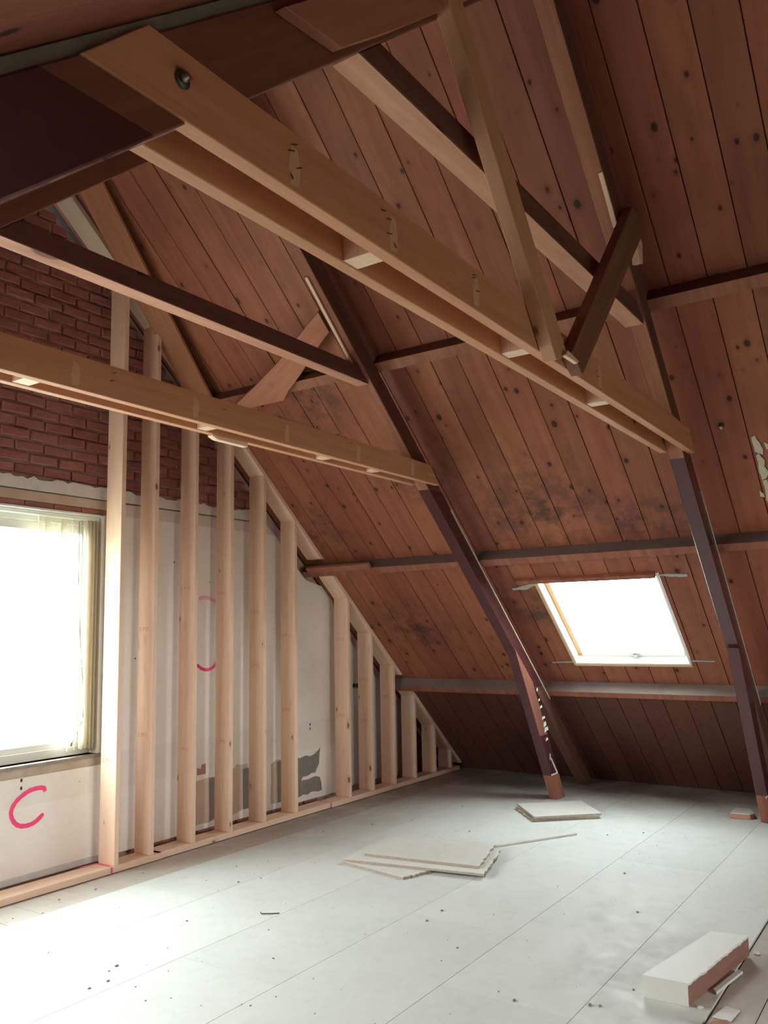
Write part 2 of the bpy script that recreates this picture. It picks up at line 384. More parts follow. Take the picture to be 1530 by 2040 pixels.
MR = frame((0, 0, 0), XR, YV, NR); ML = frame((0, 0, 0), XL, YV, NL)
PITCH = 0.2055
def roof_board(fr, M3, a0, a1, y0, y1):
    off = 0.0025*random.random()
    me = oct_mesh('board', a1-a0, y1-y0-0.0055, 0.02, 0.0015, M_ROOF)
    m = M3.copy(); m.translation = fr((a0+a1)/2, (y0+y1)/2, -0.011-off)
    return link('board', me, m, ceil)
y = 4.67+2*PITCH
while y > -3.3:
    ya, yb = y-PITCH, min(y, 5.07)
    if ya < SKY1 and yb > SKY0:
        # boards beside the skylight are notched around it
        roof_board(RP, MR, -0.585, SKU0-0.004, ya, yb); roof_board(RP, MR, SKU1+0.004, 6.70, ya, yb)
        if ya < SKY0-0.01: roof_board(RP, MR, SKU0-0.003, SKU1+0.003, ya, SKY0-0.001)
        if yb > SKY1+0.01: roof_board(RP, MR, SKU0-0.003, SKU1+0.003, SKY1+0.001, yb)
    else:
        roof_board(RP, MR, -0.585, 6.70, ya, yb)
    la, lb = ya-0.08, min(yb-0.08, 5.07)
    if la < LKY1 and lb > LKY0:
        roof_board(LP, ML, LKA1+0.002, 5.585, la, lb); roof_board(LP, ML, -1.74, LKA0-0.002, la, lb)
        if la < LKY0-0.01: roof_board(LP, ML, LKA0, LKA1, la, LKY0-0.001)
        if lb > LKY1+0.01: roof_board(LP, ML, LKA0, LKA1, LKY1+0.001, lb)
    else: roof_board(LP, ML, -1.74, 5.585, la, lb)
    y -= PITCH

# ------------------------------------------------------------------ gable wall
WY = 5.05                                          # plaster face
wb = empty('wall_back', (3.24, 5.2, 0), kind='structure')
WX0, WX1, WZ0, WZ1 = 1.45, 3.905, 0.765, 2.455     # window opening
def roofz(x, off=0.0): return min((K-off-S*x)/C, (KL-off+S*x)/C)
bm = bmesh.new(); y0 = 5.085; EX = (0, 0.25, 0)
addpoly(bm, XZ([(-2.3, -0.1), (WX0, -0.1), (WX0, roofz(WX0)), (-2.3, 0.03)], y0), EX)
addpoly(bm, XZ([(WX0, -0.1), (WX1, -0.1), (WX1, WZ0), (WX0, WZ0)], y0), EX)
addpoly(bm, XZ([(WX0, WZ1), (WX1, WZ1), (WX1, roofz(WX1)), (3.24, roofz(3.24)-0.01), (WX0, roofz(WX0))], y0), EX)
addpoly(bm, XZ([(WX1, -0.1), (8.8, -0.1), (8.8, 0.02), (WX1, roofz(WX1))], y0), EX)
finish('masonry', bm, [M_MORTAR], None, wb)
# bricks, each its own piece where the gable is bare
CH = 0.0805; rw = 0
left_bm = bmesh.new()
def brick_bm(l, seed):
    rnd = random.Random(seed); bm = bmesh.new(); h = CH-0.013; e = 0.004
    addbox(bm, -l/2, l/2, -0.014, 0.014, -h/2, h/2)
    for v in bm.verts:
        if v.co.y < 0: v.co += Vector((-math.copysign(e, v.co.x)*rnd.uniform(0, 2.4), rnd.uniform(0, 0.008), -math.copysign(e, v.co.z)*rnd.uniform(0, 1.9)))
    bmesh.ops.recalc_face_normals(bm, faces=bm.faces)
    bmesh.ops.bevel(bm, geom=[e_ for e_ in bm.edges if all(v.co.y < 0.01 for v in e_.verts)], offset=0.005, segments=1, affect='EDGES')
    bmesh.ops.recalc_face_normals(bm, faces=bm.faces)
    me = bpy.data.meshes.new('brick'); bm.to_mesh(me); bm.free(); me.materials.append(M_BRICK); return me
BR = {}
def get_brick(l):
    k = (round(l, 2), random.randrange(5))
    if k not in BR: BR[k] = brick_bm(k[0], hash(k) % 1000)
    return BR[k]
z = 2.672
while z < 4.75:
    zc = z + CH/2
    x = 2.955 + (0.111 if rw % 2 else 0.0) - 0.222
    while x < 6.0:
        a = max(x, 2.9); b = x+0.222; x = b
        lim = (K-0.015-C*(zc+CH/2))/S
        lim2 = (C*(zc+CH/2)-KL+0.015)/S
        if rw % 2 and abs((a*10) % 7-3) < 0.3: pass
        b = min(b, lim); a = max(a, lim2)
        if b-a < 0.045: continue
        o = link('brick', get_brick(b-a-0.010-0.004*random.random()), Matrix.Translation(((a+b)/2, 5.072+random.uniform(-0.005, 0.006), zc+random.uniform(-0.004, 0.004))) @ Matrix.Rotation(random.uniform(-0.022, 0.022), 4, 'Y'), wb)
    # left of the frame: joined
    x = 2.9 - (0.111 if rw % 2 else 0.0)
    while x > -1:
        a, b = x-0.212, x; x -= 0.222
        a = max(a, (C*(zc+CH/2)-KL+0.015)/S)
        if b-a > 0.04: addbox(left_bm, a, b, 5.064, 5.09, z+0.007, z+CH-0.007)
    z += CH; rw += 1
props(finish('brickwork', left_bm, [M_BRICK], None, wb), kind='stuff')

# plaster sheet below the bricks
def jag(pts, amp, step, seed, axis='z'):
    rnd = random.Random(seed); out = []
    for i in range(len(pts)-1):
        a, b = Vector(pts[i]), Vector(pts[i+1]); n = max(1, int((b-a).length/step))
        for k in range(n):
            p = a.lerp(b, k/n)
            if k: p += Vector((rnd.uniform(-amp, amp)*0.6, rnd.uniform(-amp, amp)))
            out.append((p.x, p.y))
    out.append(tuple(pts[-1])); return out
bm = bmesh.new(); PD = (0, 0.034, 0)
addpoly(bm, XZ([(-2.25, 0.05), (WX0, 0.05), (WX0, 2.565), (0.6, 2.565), (-2.1, 0.2)], WY), PD)
addpoly(bm, XZ([(WX0, 0.05), (WX1+0.035, 0.05), (WX1+0.035, WZ0-0.08), (WX0, WZ0-0.08)], WY), PD)
pl = [(WX1+0.035, 0.05), (6.675, 0.05)]+jag([(6.675, 1.78), (6.63, 1.90), (6.47, 2.03), (6.22, 2.08)], 0.006, 0.05, 3)+[(6.05, 2.22), (5.80, 2.45), (5.66, 2.563)]+jag([(5.66, 2.563), (WX1+0.035, 2.561)], 0.003, 0.07, 8)
addpoly(bm, XZ(pl, WY), PD)
finish('plaster', bm, [M_PLASTER], None, wb)
# white strip with a broken top edge over a crack
top = jag([(5.52, 2.655), (0.7, 2.655)], 0.013, 0.045, 5)
bm = bmesh.new(); addpoly(bm, XZ([(0.7, 2.578), (5.60, 2.572)]+top, WY-0.004), (0, 0.038, 0))
finish('plaster_strip', bm, [plain('white_plaster_strip', (0.70, 0.66, 0.60), 0.85, n2=(0.55, 0.49, 0.43), sc=18, bump=0.3)], None, wb)
# brick lintel course above the window, half covered by plaster
bm = bmesh.new(); addpoly(bm, XZ([(WX0, 2.500), (WX1+0.03, 2.500), (WX1+0.03, 2.565), (WX0, 2.565)], WY+0.004), (0, 0.03, 0))
finish('lintel_render', bm, [plain('tan_render', (0.52, 0.37, 0.26), 0.85, n2=(0.62, 0.54, 0.46), sc=7, bump=0.3)], None, wb)
for k in range(11):
    l = 0.215; xx = WX1+0.02-0.222*k-0.11
    link('brick', oct_mesh('brick', l, 0.03, 0.034, 0.003, M_BRICK), Matrix.Translation((xx, WY+0.022, 2.481)), wb)
# strip of bare wall under the window sill
bm = bmesh.new(); addpoly(bm, XZ([(WX0, WZ0-0.085)]+jag([(WX1+0.03, WZ0-0.085), (WX1+0.03, WZ0-0.02), (WX0, WZ0-0.02)], 0.006, 0.06, 9), WY+0.006), (0, 0.03, 0))
finish('sill_render', bm, [plain('sill_render', (0.50, 0.40, 0.30), 0.9, n2=(0.26, 0.18, 0.13), sc=10, bump=0.5)], None, wb)
# right jamb strip between the window and the first stud
bm = bmesh.new(); addpoly(bm, XZ([(WX1+0.002, WZ0-0.02)]+jag([(WX1+0.034, WZ0-0.02), (WX1+0.034, 2.50), (WX1+0.002, 2.50)], 0.003, 0.08, 2), WY+0.012), (0, 0.028, 0))
finish('jamb_render', bm, [plain('jamb_render', (0.60, 0.51, 0.45), 0.9, n2=(0.32, 0.24, 0.21), sc=16, bump=0.4)], None, wb)
# grey torn plaster and dark cavity near the eave
bm = bmesh.new(); addpoly(bm, XZ([(7.66, 0.05)]+jag([(7.86, 0.05), (7.90, 0.35), (7.82, 0.7), (7.86, 0.82)], 0.02, 0.06, 12)+[(7.66, 0.99)], WY), PD)
finish('torn_plaster', bm, [plain('torn_plaster', (0.36, 0.33, 0.28), 0.9, n2=(0.28, 0.24, 0.2), sc=10, bump=0.4)], None, wb)
bm = bmesh.new(); addpoly(bm, XZ([(7.90, 0.0), (8.75, 0.0), (7.90, 0.72)], WY+0.02), (0, 0.014, 0))
finish('eave_brown_board', bm, [M_DARK], None, wb)
# bare patches low on the wall
def patch(name, pts, mat, y=WY-0.003, amp=0.012, seed=1, step=0.05):
    q = jag(list(pts)+[pts[0]], amp, step, seed)[:-1]
    return prism(name, XZ(q, y), (0, 0.006, 0), mat, wb, xdir=(1, 0, 0), bev=0)
patch('bare_patch', [(6.0, 0.50), (6.12, 0.44), (6.2, 0.455), (6.27, 0.44), (6.38, 0.475), (6.42, 0.50), (6.40, 0.36), (6.34, 0.28), (6.16, 0.27), (6.13, 0.24), (6.3, 0.245), (6.41, 0.23), (6.44, 0.11), (6.0, 0.105)], M_SOCK, seed=4)
patch('bare_patch', [(5.72, 0.44), (5.80, 0.47), (5.88, 0.46), (5.88, 0.10), (5.72, 0.10)], M_TAN, seed=5, amp=0.006)
patch('bare_patch', [(5.80, 0.45), (5.90, 0.46), (5.90, 0.10), (5.81, 0.10)], M_SOCK, y=WY-0.006, seed=6, amp=0.004)
patch('bare_patch', [(5.18, 0.43), (5.29, 0.50), (5.42, 0.49), (5.42, 0.12), (5.18, 0.10)], M_TAN, seed=7, amp=0.008)
patch('bare_patch', [(5.36, 0.45), (5.47, 0.45), (5.47, 0.12), (5.37, 0.12)], M_SOCK, y=WY-0.006, seed=8, amp=0.004)
patch('bare_patch', [(4.83, 0.43), (5.0, 0.44), (5.06, 0.42), (5.06, 0.10), (4.83, 0.09)], M_TAN, seed=9, amp=0.006)
patch('bare_patch', [(4.97, 0.43), (5.07, 0.44), (5.07, 0.12), (4.98, 0.10)], M_SOCK, y=WY-0.006, seed=10, amp=0.004)
patch('bare_patch', [(4.84, 0.475), (4.93, 0.475), (4.93, 0.555), (4.89, 0.55), (4.885, 0.52), (4.84, 0.53)], M_TERRA, y=WY-0.005, seed=11, amp=0.002)
# bare brick course showing along the foot of the plaster
for k in range(13):
    x0 = 4.30+0.222*k
    if x0 > 6.5: break
    link('brick', get_brick(0.208), Matrix.Translation((x0, WY+0.02, 0.052)), wb)
bm = bmesh.new(); addbox(bm, 1.0, 3.95, WY-0.006, WY+0.02, 0.035, 0.075)
finish('skirting_strip', bm, [plain('grey_skirting', (0.62, 0.58, 0.53), 0.8, n2=(0.45, 0.40, 0.36), sc=9)], None, wb)
# small screw holes and a junction ring
for px, pz in ((5.58, 0.66), (5.58, 0.61), (5.95, 0.70), (5.95, 0.65), (6.27, 0.73), (6.27, 0.69), (3.30, 0.67), (3.30, 0.62)):
    link('screw_hole', oct_mesh('screw_hole', 0.012, 0.004, 0.02, 0.001, M_BLACK), Matrix.Translation((px, WY-0.001, pz)), wb)
# sprayed letter C and the arcs between the studs
ribbon('spray_mark', [(3.475, WY-0.002, 0.572), (3.462, WY-0.002, 0.597), (3.405, WY-0.002, 0.602), (3.34, WY-0.002, 0.588), (3.27, WY-0.002, 0.545), (3.235, WY-0.002, 0.49), (3.245, WY-0.002, 0.435), (3.285, WY-0.002, 0.392), (3.345, WY-0.002, 0.378), (3.41, WY-0.002, 0.390), (3.468, WY-0.002, 0.432)], 0.029, (0, -1, 0), 0.0015, M_PINK, wb)
ribbon('spray_mark', [(4.80, WY-0.002, 1.36), (4.85, WY-0.002, 1.325), (4.90, WY-0.002, 1.302), (4.96, WY-0.002, 1.30), (5.02, WY-0.002, 1.325), (5.06, WY-0.002, 1.385)], 0.026, (0, -1, 0), 0.0015, M_PINK, wb)
ribbon('spray_mark', [(4.84, WY-0.002, 1.872), (4.91, WY-0.002, 1.885), (4.97, WY-0.002, 1.875), (5.05, WY-0.002, 1.845)], 0.028, (0, -1, 0), 0.001, M_PINKP, wb)

# low cupboard door in the gable, slanted along the roof
door = empty('door_1', (6.70, WY, 0), kind='structure')
dz = lambda x: (K-0.10-S*x)/C
prism('door_panel', XZ([(6.715, 0.07), (7.62, 0.07), (7.62, dz(7.62)), (6.80, dz(6.80)), (6.715, dz(6.80)-0.05)], WY+0.004), (0, 0.028, 0), plain('door_paint', (0.60, 0.585, 0.54), 0.6, n2=(0.52, 0.48, 0.43), sc=5), door, xdir=(1, 0, 0))
def turn(name, prof, m, mat, parent, seg=16):
    bm = bmesh.new(); rows_ = []
    for a, rr in prof: rows_.append([bm.verts.new((rr*math.cos(2*math.pi*k/seg), rr*math.sin(2*math.pi*k/seg), a)) for k in range(seg)])
    for i in range(len(rows_)-1):
        for k in range(seg): bm.faces.new((rows_[i][k], rows_[i][(k+1) % seg], rows_[i+1][(k+1) % seg], rows_[i+1][k]))
    bm.faces.new(rows_[0]); bm.faces.new(rows_[-1])
    return finish(name, bm, [mat], m, parent, smooth=True)
RY = Matrix.Rotation(math.radians(90), 4, 'X')      # local z -> world -y
turn('knob', [(0, 0.024), (0.004, 0.024), (0.008, 0.010), (0.026, 0.009), (0.034, 0.020), (0.044, 0.025), (0.052, 0.020), (0.055, 0.006)], Matrix.Translation((6.985, WY+0.003, 1.042)) @ RY, M_BLACK, door)

# ------------------------------------------------------------------ gable window
win = empty('window_1', ((WX0+WX1)/2, 5.15, WZ0), kind='structure')
def wbox(name, x0, x1, y0, y1, z0, z1, mat, parent):
    return link(name, oct_mesh(name, x1-x0, y1-y0, z1-z0, 0.003, mat), Matrix.Translation(((x0+x1)/2, (y0+y1)/2, (z0+z1)/2)), parent)
fy0, fy1 = 5.155, 5.225
wbox('frame_head', WX0, WX1, fy0, fy1, WZ1-0.075, WZ1, M_PVC, win)
wbox('frame_foot', WX0, WX1, fy0, fy1, WZ0, WZ0+0.06, M_PVC, win)
wbox('frame_side', WX1-0.06, WX1, fy0, fy1, WZ0+0.06, WZ1-0.075, M_PVC, win)
wbox('frame_side', WX0, WX0+0.06, fy0, fy1, WZ0+0.06, WZ1-0.075, M_PVC, win)
wbox('sash_rail', WX0+0.06, WX1-0.06, fy0+0.012, fy1-0.01, WZ1-0.135, WZ1-0.075, M_PVC, win)
wbox('sash_rail', WX0+0.06, WX1-0.06, fy0+0.012, fy1-0.01, WZ0+0.06, WZ0+0.10, M_PVC, win)
wbox('sash_stile', WX1-0.11, WX1-0.06, fy0+0.012, fy1-0.01, WZ0+0.10, WZ1-0.135, M_PVC, win)
wbox('sash_stile', WX0+0.06, WX0+0.11, fy0+0.012, fy1-0.01, WZ0+0.10, WZ1-0.135, M_PVC, win)
wbox('pane', WX0+0.11, WX1-0.11, 5.185, 5.191, WZ0+0.10, WZ1-0.135, M_GLASS, win)
wbox('head_lining', WX0, WX1, WY+0.002, fy0, WZ1-0.012, WZ1+0.006, M_PVC, win)
wbox('side_lining', WX1-0.012, WX1+0.002, WY+0.006, fy0, WZ0, WZ1-0.012, plain('jamb_lining', (0.74, 0.70, 0.61), 0.6), win)
wbox('side_lining', WX0, WX0+0.012, WY+0.006, fy0, WZ0, WZ1-0.012, M_PVC, win)
wbox('sill', WX0-0.02, WX1+0.012, WY-0.012, fy0, WZ0-0.022, WZ0, M_DIRTY, win)
portal('gable_window_portal', frame(((WX0+WX1)/2, 5.30, (WZ0+WZ1)/2), (1, 0, 0), (0, 0, 1), (0, 1, 0)) @ Matrix.Rotation(0, 4, 'X'), WX1-WX0, WZ1-WZ0)

bl = empty('vertical_blind', (3.4, 5.10, WZ1), 'cream vertical blind with its slats drawn to the right side of the gable window', 'blind')
wbox('headrail', WX0+0.02, WX1-0.02, 5.085, 5.125, WZ1-0.040, WZ1-0.013, M_PVC, bl)
def slat(x, ang, z0, bow):
    bm = bmesh.new(); n = 5; zs = [WZ1-0.045-(WZ1-0.045-z0)*k/10 for k in range(11)]; g = []
    for z_ in zs:
        t = (WZ1-z_)/1.65; row = []
        for i in range(n):
            a = (i/(n-1)-0.5)*0.085; row.append(bm.verts.new((a*math.cos(ang)+bow*math.sin(t*3.0)*0.5, a*math.sin(ang)+0.006*math.cos((i/(n-1)-0.5)*3.1), z_)))
        g.append(row)
    for i in range(len(g)-1):
        for k in range(n-1): bm.faces.new((g[i][k], g[i][k+1], g[i+1][k+1], g[i+1][k]))
    return finish('slat', bm, [M_SLAT], Matrix.Translation((x, 5.105, 0)), bl, smooth=True)
for x_, an, bw in ((3.868, 1.3, 0), (3.842, 1.3, 0), (3.812, 1.25, 0.0), (3.780, 1.25, 0.0), (3.730, 1.0, 0.012), (3.672, 1.0, 0.02)):
    slat(x_, an, WZ0+0.04, bw)
for x_, an in ((3.60, 0.5), (3.535, 0.9), (3.47, 0.6), (3.40, 1.0)):     # slats cut short, as glare washes out their lower part
    slat(x_, an, WZ1-0.16-0.05*random.random(), 0.0)
def tube(name, pts, rad, mat, parent, seg=6):
    P = [Vector(p) for p in pts]; bm = bmesh.new(); prev = None
    for i, p in enumerate(P):
        d = (P[min(i+1, len(P)-1)]-P[max(i-1, 0)]).normalized(); a = d.cross(Vector((0.3, 0.9, 0.1))).normalized(); b = d.cross(a)
        rr = rad[i] if isinstance(rad, (list, tuple)) else rad
        ring = [bm.verts.new(p+(a*math.cos(2*math.pi*k/seg)+b*math.sin(2*math.pi*k/seg))*rr) for k in range(seg)]
        if prev:
            for k in range(seg): bm.faces.new((prev[k], prev[(k+1) % seg], ring[(k+1) % seg], ring[k]))
        else: bm.faces.new(ring)
        prev = ring
    bm.faces.new(prev)
    return finish(name, bm, [mat], None, parent, smooth=True)
tube('cord', [(3.715, 5.09, 2.40), (3.72, 5.09, 1.97), (3.745, 5.088, 1.6), (3.775, 5.086, 1.25), (3.785, 5.086, 1.03), (3.75, 5.086, 0.93), (3.70, 5.088, 0.85)], 0.0022, M_GREYD, bl)
tube('cord_weight', [(3.70, 5.088, 0.86), (3.695, 5.088, 0.835)], 0.006, M_GREYD, bl)

# ------------------------------------------------------------------ skylight
sky = empty('window_2', RP((SKU0+SKU1)/2, (SKY0+SKY1)/2, 0), kind='structure')
def rbox(name, u0, u1, y0, y1, w0, w1, mat, parent, ch=0.002):
    m = MR.copy(); m.translation = RP((u0+u1)/2, (y0+y1)/2, (w0+w1)/2)
    return link(name, oct_mesh(name, u1-u0, y1-y0, abs(w1-w0), ch, mat), m, parent)
t_ = 0.018; wo_ = -0.13
M_SKW = plain('skylight_lining', (0.74, 0.76, 0.73), 0.4)
M_SKP = wood('skylight_pine', (0.72, 0.46, 0.24), (0.62, 0.36, 0.17), (0.3, 0.12, 0.05), kprob=0.1, var=0.02, rough=0.4)
rbox('lining', SKU0, SKU1, SKY1-t_, SKY1, 0.004, wo_, M_SKW, sky)
rbox('lining', SKU0, SKU1, SKY0, SKY0+t_, 0.004, wo_, M_SKW, sky)
rbox('lining', SKU1-t_, SKU1, SKY0+t_, SKY1-t_, 0.004, wo_, M_SKW, sky)
rbox('lining', SKU0, SKU0+t_, SKY0+t_, SKY1-t_, 0.004, wo_, M_SKW, sky)
a0, a1, b0, b1 = SKU0+t_, SKU1-t_, SKY0+t_, SKY1-t_
sw = 0.042
rbox('sash', a0, a1, b1-sw, b1, -0.085, -0.125, M_SKP, sky); rbox('sash', a0, a1, b0, b0+sw, -0.085, -0.125, M_SKP, sky)
rbox('sash', a0, a0+sw, b0+sw, b1-sw, -0.085, -0.125, M_SKP, sky)
rbox('sash', a1-0.055, a1, b0+sw, b1-sw, -0.075, -0.125, M_SKW, sky)
rbox('pane', a0+sw, a1-0.055, b0+sw, b1-sw, -0.105, -0.111, M_GLASS, sky)
rbox('handle', a1-0.070, a1-0.048, (b0+b1)/2-0.10, (b0+b1)/2+0.02, -0.055, -0.075, M_SKW, sky)
rbox('catch', a1-0.05, a1-0.03, (b0+b1)/2-0.055, (b0+b1)/2-0.025, -0.045, -0.075, M_STEEL, sky)
rbox('trim', SKU0+0.02, SKU1+0.012, SKY1+0.001, SKY1+0.016, 0.008, -0.01, M_SKP, sky)
rbox('trim', SKU1+0.001, SKU1+0.020, SKY0-0.005, SKY1+0.001, 0.008, -0.01, M_SKP, sky)
rbox('head_batten', SKU0-0.020, SKU0+0.022, SKY0+0.02, SKY1+0.16, 0.032, 0.004, M_OLD, sky)
portal('skylight_portal', frame(RP((SKU0+SKU1)/2, (SKY0+SKY1)/2, -0.135), XR, YV, NR), SKU1-SKU0-0.05, SKY1-SKY0-0.05)
sk2 = empty('added_skylight', LP((LKA0+LKA1)/2, (LKY0+LKY1)/2, 0), kind='structure')      # unseen skylight added in the left slope to light the gable wall
def lbox(name, a0_, a1_, y0, y1, w0, w1, mat, parent):
    m = ML.copy(); m.translation = LP((a0_+a1_)/2, (y0+y1)/2, (w0+w1)/2)
    return link(name, oct_mesh(name, a1_-a0_, y1-y0, abs(w1-w0), 0.002, mat), m, parent)
lbox('lining', LKA0, LKA1, LKY1-t_, LKY1, 0.004, wo_, M_SKW, sk2); lbox('lining', LKA0, LKA1, LKY0, LKY0+t_, 0.004, wo_, M_SKW, sk2)
lbox('lining', LKA1-t_, LKA1, LKY0+t_, LKY1-t_, 0.004, wo_, M_SKW, sk2); lbox('lining', LKA0, LKA0+t_, LKY0+t_, LKY1-t_, 0.004, wo_, M_SKW, sk2)
lbox('pane', LKA0+t_, LKA1-t_, LKY0+t_, LKY1-t_, -0.105, -0.111, M_GLASS, sk2)
portal('added_skylight_portal', frame(LP((LKA0+LKA1)/2, (LKY0+LKY1)/2, -0.135), XL, YV, NL), LKA1-LKA0-0.03, LKY1-LKY0-0.03)
M_CEM = plain('grey_sealant', (0.40, 0.40, 0.36), 0.8, n2=(0.28, 0.25, 0.22), sc=30, bump=0.5)
def smear(name, pts, w0, w1, mat, parent, seed=1, amp=0.006, fr=RP):
    q = jag(list(pts)+[pts[0]], amp, 0.03, seed)[:-1]
    nrm = (NR if fr is RP else NL)
    return prism(name, [fr(a, b, w0) for a, b in q], -nrm*(w1-w0), mat, parent, xdir=XR, bev=0)
smear('sealant_smear', [(3.70, 2.86), (3.745, 2.95), (3.75, 3.08), (3.725, 3.08), (3.70, 2.97), (3.67, 2.87)], 0.0, 0.006, M_CEM, sky, 3)
smear('sealant_smear', [(3.655, 1.83), (3.675, 1.74), (3.68, 1.62), (3.655, 1.62), (3.645, 1.73), (3.64, 1.83)], 0.0, 0.006, M_CEM, sky, 4)
smear('sealant_smear', [(4.725, 2.86), (4.735, 3.06), (4.722, 3.06), (4.71, 2.86)], 0.0, 0.004, M_CEM, sky, 5, 0.003)
smear('sealant_smear', [(4.700, 1.82), (4.705, 1.64), (4.692, 1.64), (4.685, 1.82)], 0.0, 0.004, M_CEM, sky, 6, 0.003)

# ------------------------------------------------------------------ rear gable behind the viewer (closes the room, with an unseen window added for fill light)
wf = empty('wall_front', (3.24, -3.35, 0), kind='structure')
RX0, RX1, RZ0, RZ1 = 2.35, 4.15, 0.75, 2.25
bm = bmesh.new(); EX = (0, 0.2, 0); yy = -3.5
addpoly(bm, XZ([(-2.2, -0.1), (RX0, -0.1), (RX0, roofz(RX0)), (-2.2, 0.03)], yy), EX)
addpoly(bm, XZ([(RX0, -0.1), (RX1, -0.1), (RX1, RZ0), (RX0, RZ0)], yy), EX)
addpoly(bm, XZ([(RX0, RZ1), (RX1, RZ1), (RX1, roofz(RX1)), (3.28, roofz(3.28)-0.01), (RX0, roofz(RX0))], yy), EX)
addpoly(bm, XZ([(RX1, -0.1), (8.8, -0.1), (8.8, 0.02), (RX1, roofz(RX1))], yy), EX)
finish('masonry', bm, [M_PLASTER], None, wf)
w3 = empty('added_rear_window', (3.25, -3.4, RZ0), kind='structure')
for nm, x0, x1, z0, z1 in (('frame_head', RX0, RX1, RZ1-0.06, RZ1), ('frame_foot', RX0, RX1, RZ0, RZ0+0.06), ('frame_side', RX0, RX0+0.06, RZ0+0.06, RZ1-0.06), ('frame_side', RX1-0.06, RX1, RZ0+0.06, RZ1-0.06)):
    wbox(nm, x0, x1, -3.44, -3.38, z0, z1, M_PVC, w3)
wbox('pane', RX0+0.06, RX1-0.06, -3.413, -3.407, RZ0+0.06, RZ1-0.06, M_GLASS, w3)
portal('added_rear_window_portal', frame(((RX0+RX1)/2, -3.47, (RZ0+RZ1)/2), (-1, 0, 0), (0, 0, 1), (0, -1, 0)) @ Matrix.Rotation(0, 4, 'X'), RX1-RX0, RZ1-RZ0)

# ------------------------------------------------------------------ purlins
def purlin(u0, u1, w1, label, grey=None):
    o = rbox('purlin', u0, u1, -3.28, 5.055, 0.0005, w1, M_OLD, None, ch=0.004)
    o.data = o.data.copy()
    return props(o, label, 'beam', 'purlins under the right roof slope')
def relabel(o, g=None):
    if 'group' in o: del o['group']
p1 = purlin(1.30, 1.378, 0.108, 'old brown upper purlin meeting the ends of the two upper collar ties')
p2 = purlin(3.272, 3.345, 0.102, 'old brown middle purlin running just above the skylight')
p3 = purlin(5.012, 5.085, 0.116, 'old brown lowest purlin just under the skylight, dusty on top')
for p, md in ((p1, M_DARK2), (p2, plain('brown_dusty_face', (0.125, 0.085, 0.068), 0.85, n2=(0.09, 0.055, 0.045), sc=6)), (p3, M_GREYD)):      # upslope faces: shade painted on the upper purlin, old dust on the others
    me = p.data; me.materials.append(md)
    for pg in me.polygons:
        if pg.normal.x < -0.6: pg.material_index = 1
prism('patch_board', [RP(3.20, 4.24, 0.103), RP(3.262, 4.24, 0.103), RP(3.262, 4.95, 0.103), RP(3.20, 4.95, 0.103)], -NR*0.03, M_OLD, p2, xdir=YV)
smear('plaster_crust', [(3.36, 4.70), (3.35, 5.03), (3.42, 5.03), (3.46, 4.9), (3.43, 4.75)], 0.0, 0.02, M_SOCK, p2, 8, 0.02)

# ------------------------------------------------------------------ stud frame against the gable
sf = empty('stud_frame', (3.85, 4.88, 0), 'fresh pale spruce stud frame standing in front of the gable wall', 'frame')
YF, YB = 4.80, 4.965
sole = [(1.6, 4.225, 0.0, 0), (4.238, 6.255, 0.006, 0.04), (6.268, 8.66, -0.008, -0.02)]
for x0, x1, dy, _ in sole:
    o = prism('sole_plate', XZ([(x0, 0.001), (x1+0.05, 0.001), (x1+0.05, 0.045), (x0, 0.045)] if x1 < 5 else [(x0, 0.001), (x1, 0.001), (x1, 0.045), (x0, 0.045)], YF+dy-0.002), (0, 0.165, 0), M_NEW, sf, xdir=(1, 0, 0), bev=0.003)
SX = [3.849, 4.155, 4.554, 4.948, 5.344, 5.754, 6.544, 6.928, 7.323, 7.719, 8.124, 8.480]
def text_mesh(txt, size):
    cu = bpy.data.curves.new('stamp', 'FONT'); cu.body = txt; cu.size = size; cu.extrude = 0.0003; cu.resolution_u = 1
    tmp = bpy.data.objects.new('tmp', cu); COL.objects.link(tmp)
    me = bpy.data.meshes.new_from_object(tmp); bpy.data.objects.remove(tmp); me.materials.clear(); me.materials.append(M_STAMP); me.name = 'stamp'; return me
ST = text_mesh('2 PU2', 0.040)
stamp_z = {0: (2.0, 0.72), 1: (1.62, 0.86), 2: (1.93, 0.71), 3: (1.90, 0.72), 4: (1.3, 1.75), 5: (1.55, 0.9), 6: (1.5, 0.78), 7: (1.1, .7), 8: (.9,), 9: (), 10: (), 11: ()}
for i, x0 in enumerate(SX):
    w = 0.038; wt = 0.064 if i < 2 else 0.041
    x1 = x0+w; zt = lambda x: (K-wt-S*x)/C - 0.001
    o = prism('stud', XZ([(x0, 0.0455), (x1, 0.0455), (x1, zt(x1)), (x0, zt(x0))], YF), (0, YB-YF, 0), M_NEW, sf, xdir=(0, 0, 1), bev=0.0025)
    for sz in stamp_z[i]:
        if sz < zt(x1)-0.05:
            link('stamp', ST, frame((x0-0.0004, 4.945, sz), (0, -1, 0), (0, 0, 1), (-1, 0, 0)), o)
cut = 0.04*C/S
def tplate(u0, u1, w0, w1, mat, y0=YF, y1=YB):
    cu = (w1-w0)*C/S
    pts = [RP(u0, y0, w0), RP(u1, y0, w0), RP(u1-cu, y0, w1), RP(u0-cu, y0, w1)]
    return prism('top_plate', pts, (0, y1-y0, 0), mat, sf, xdir=XR, bev=0.002)
tplate(-0.55, 1.29, 0.025, 0.063, M_PALE); tplate(1.43, 3.22, 0.001, 0.040, M_NEW); tplate(3.44, 4.96, 0.001, 0.040, M_NEW); tplate(5.14, 6.58, 0.001, 0.040, M_NEW)
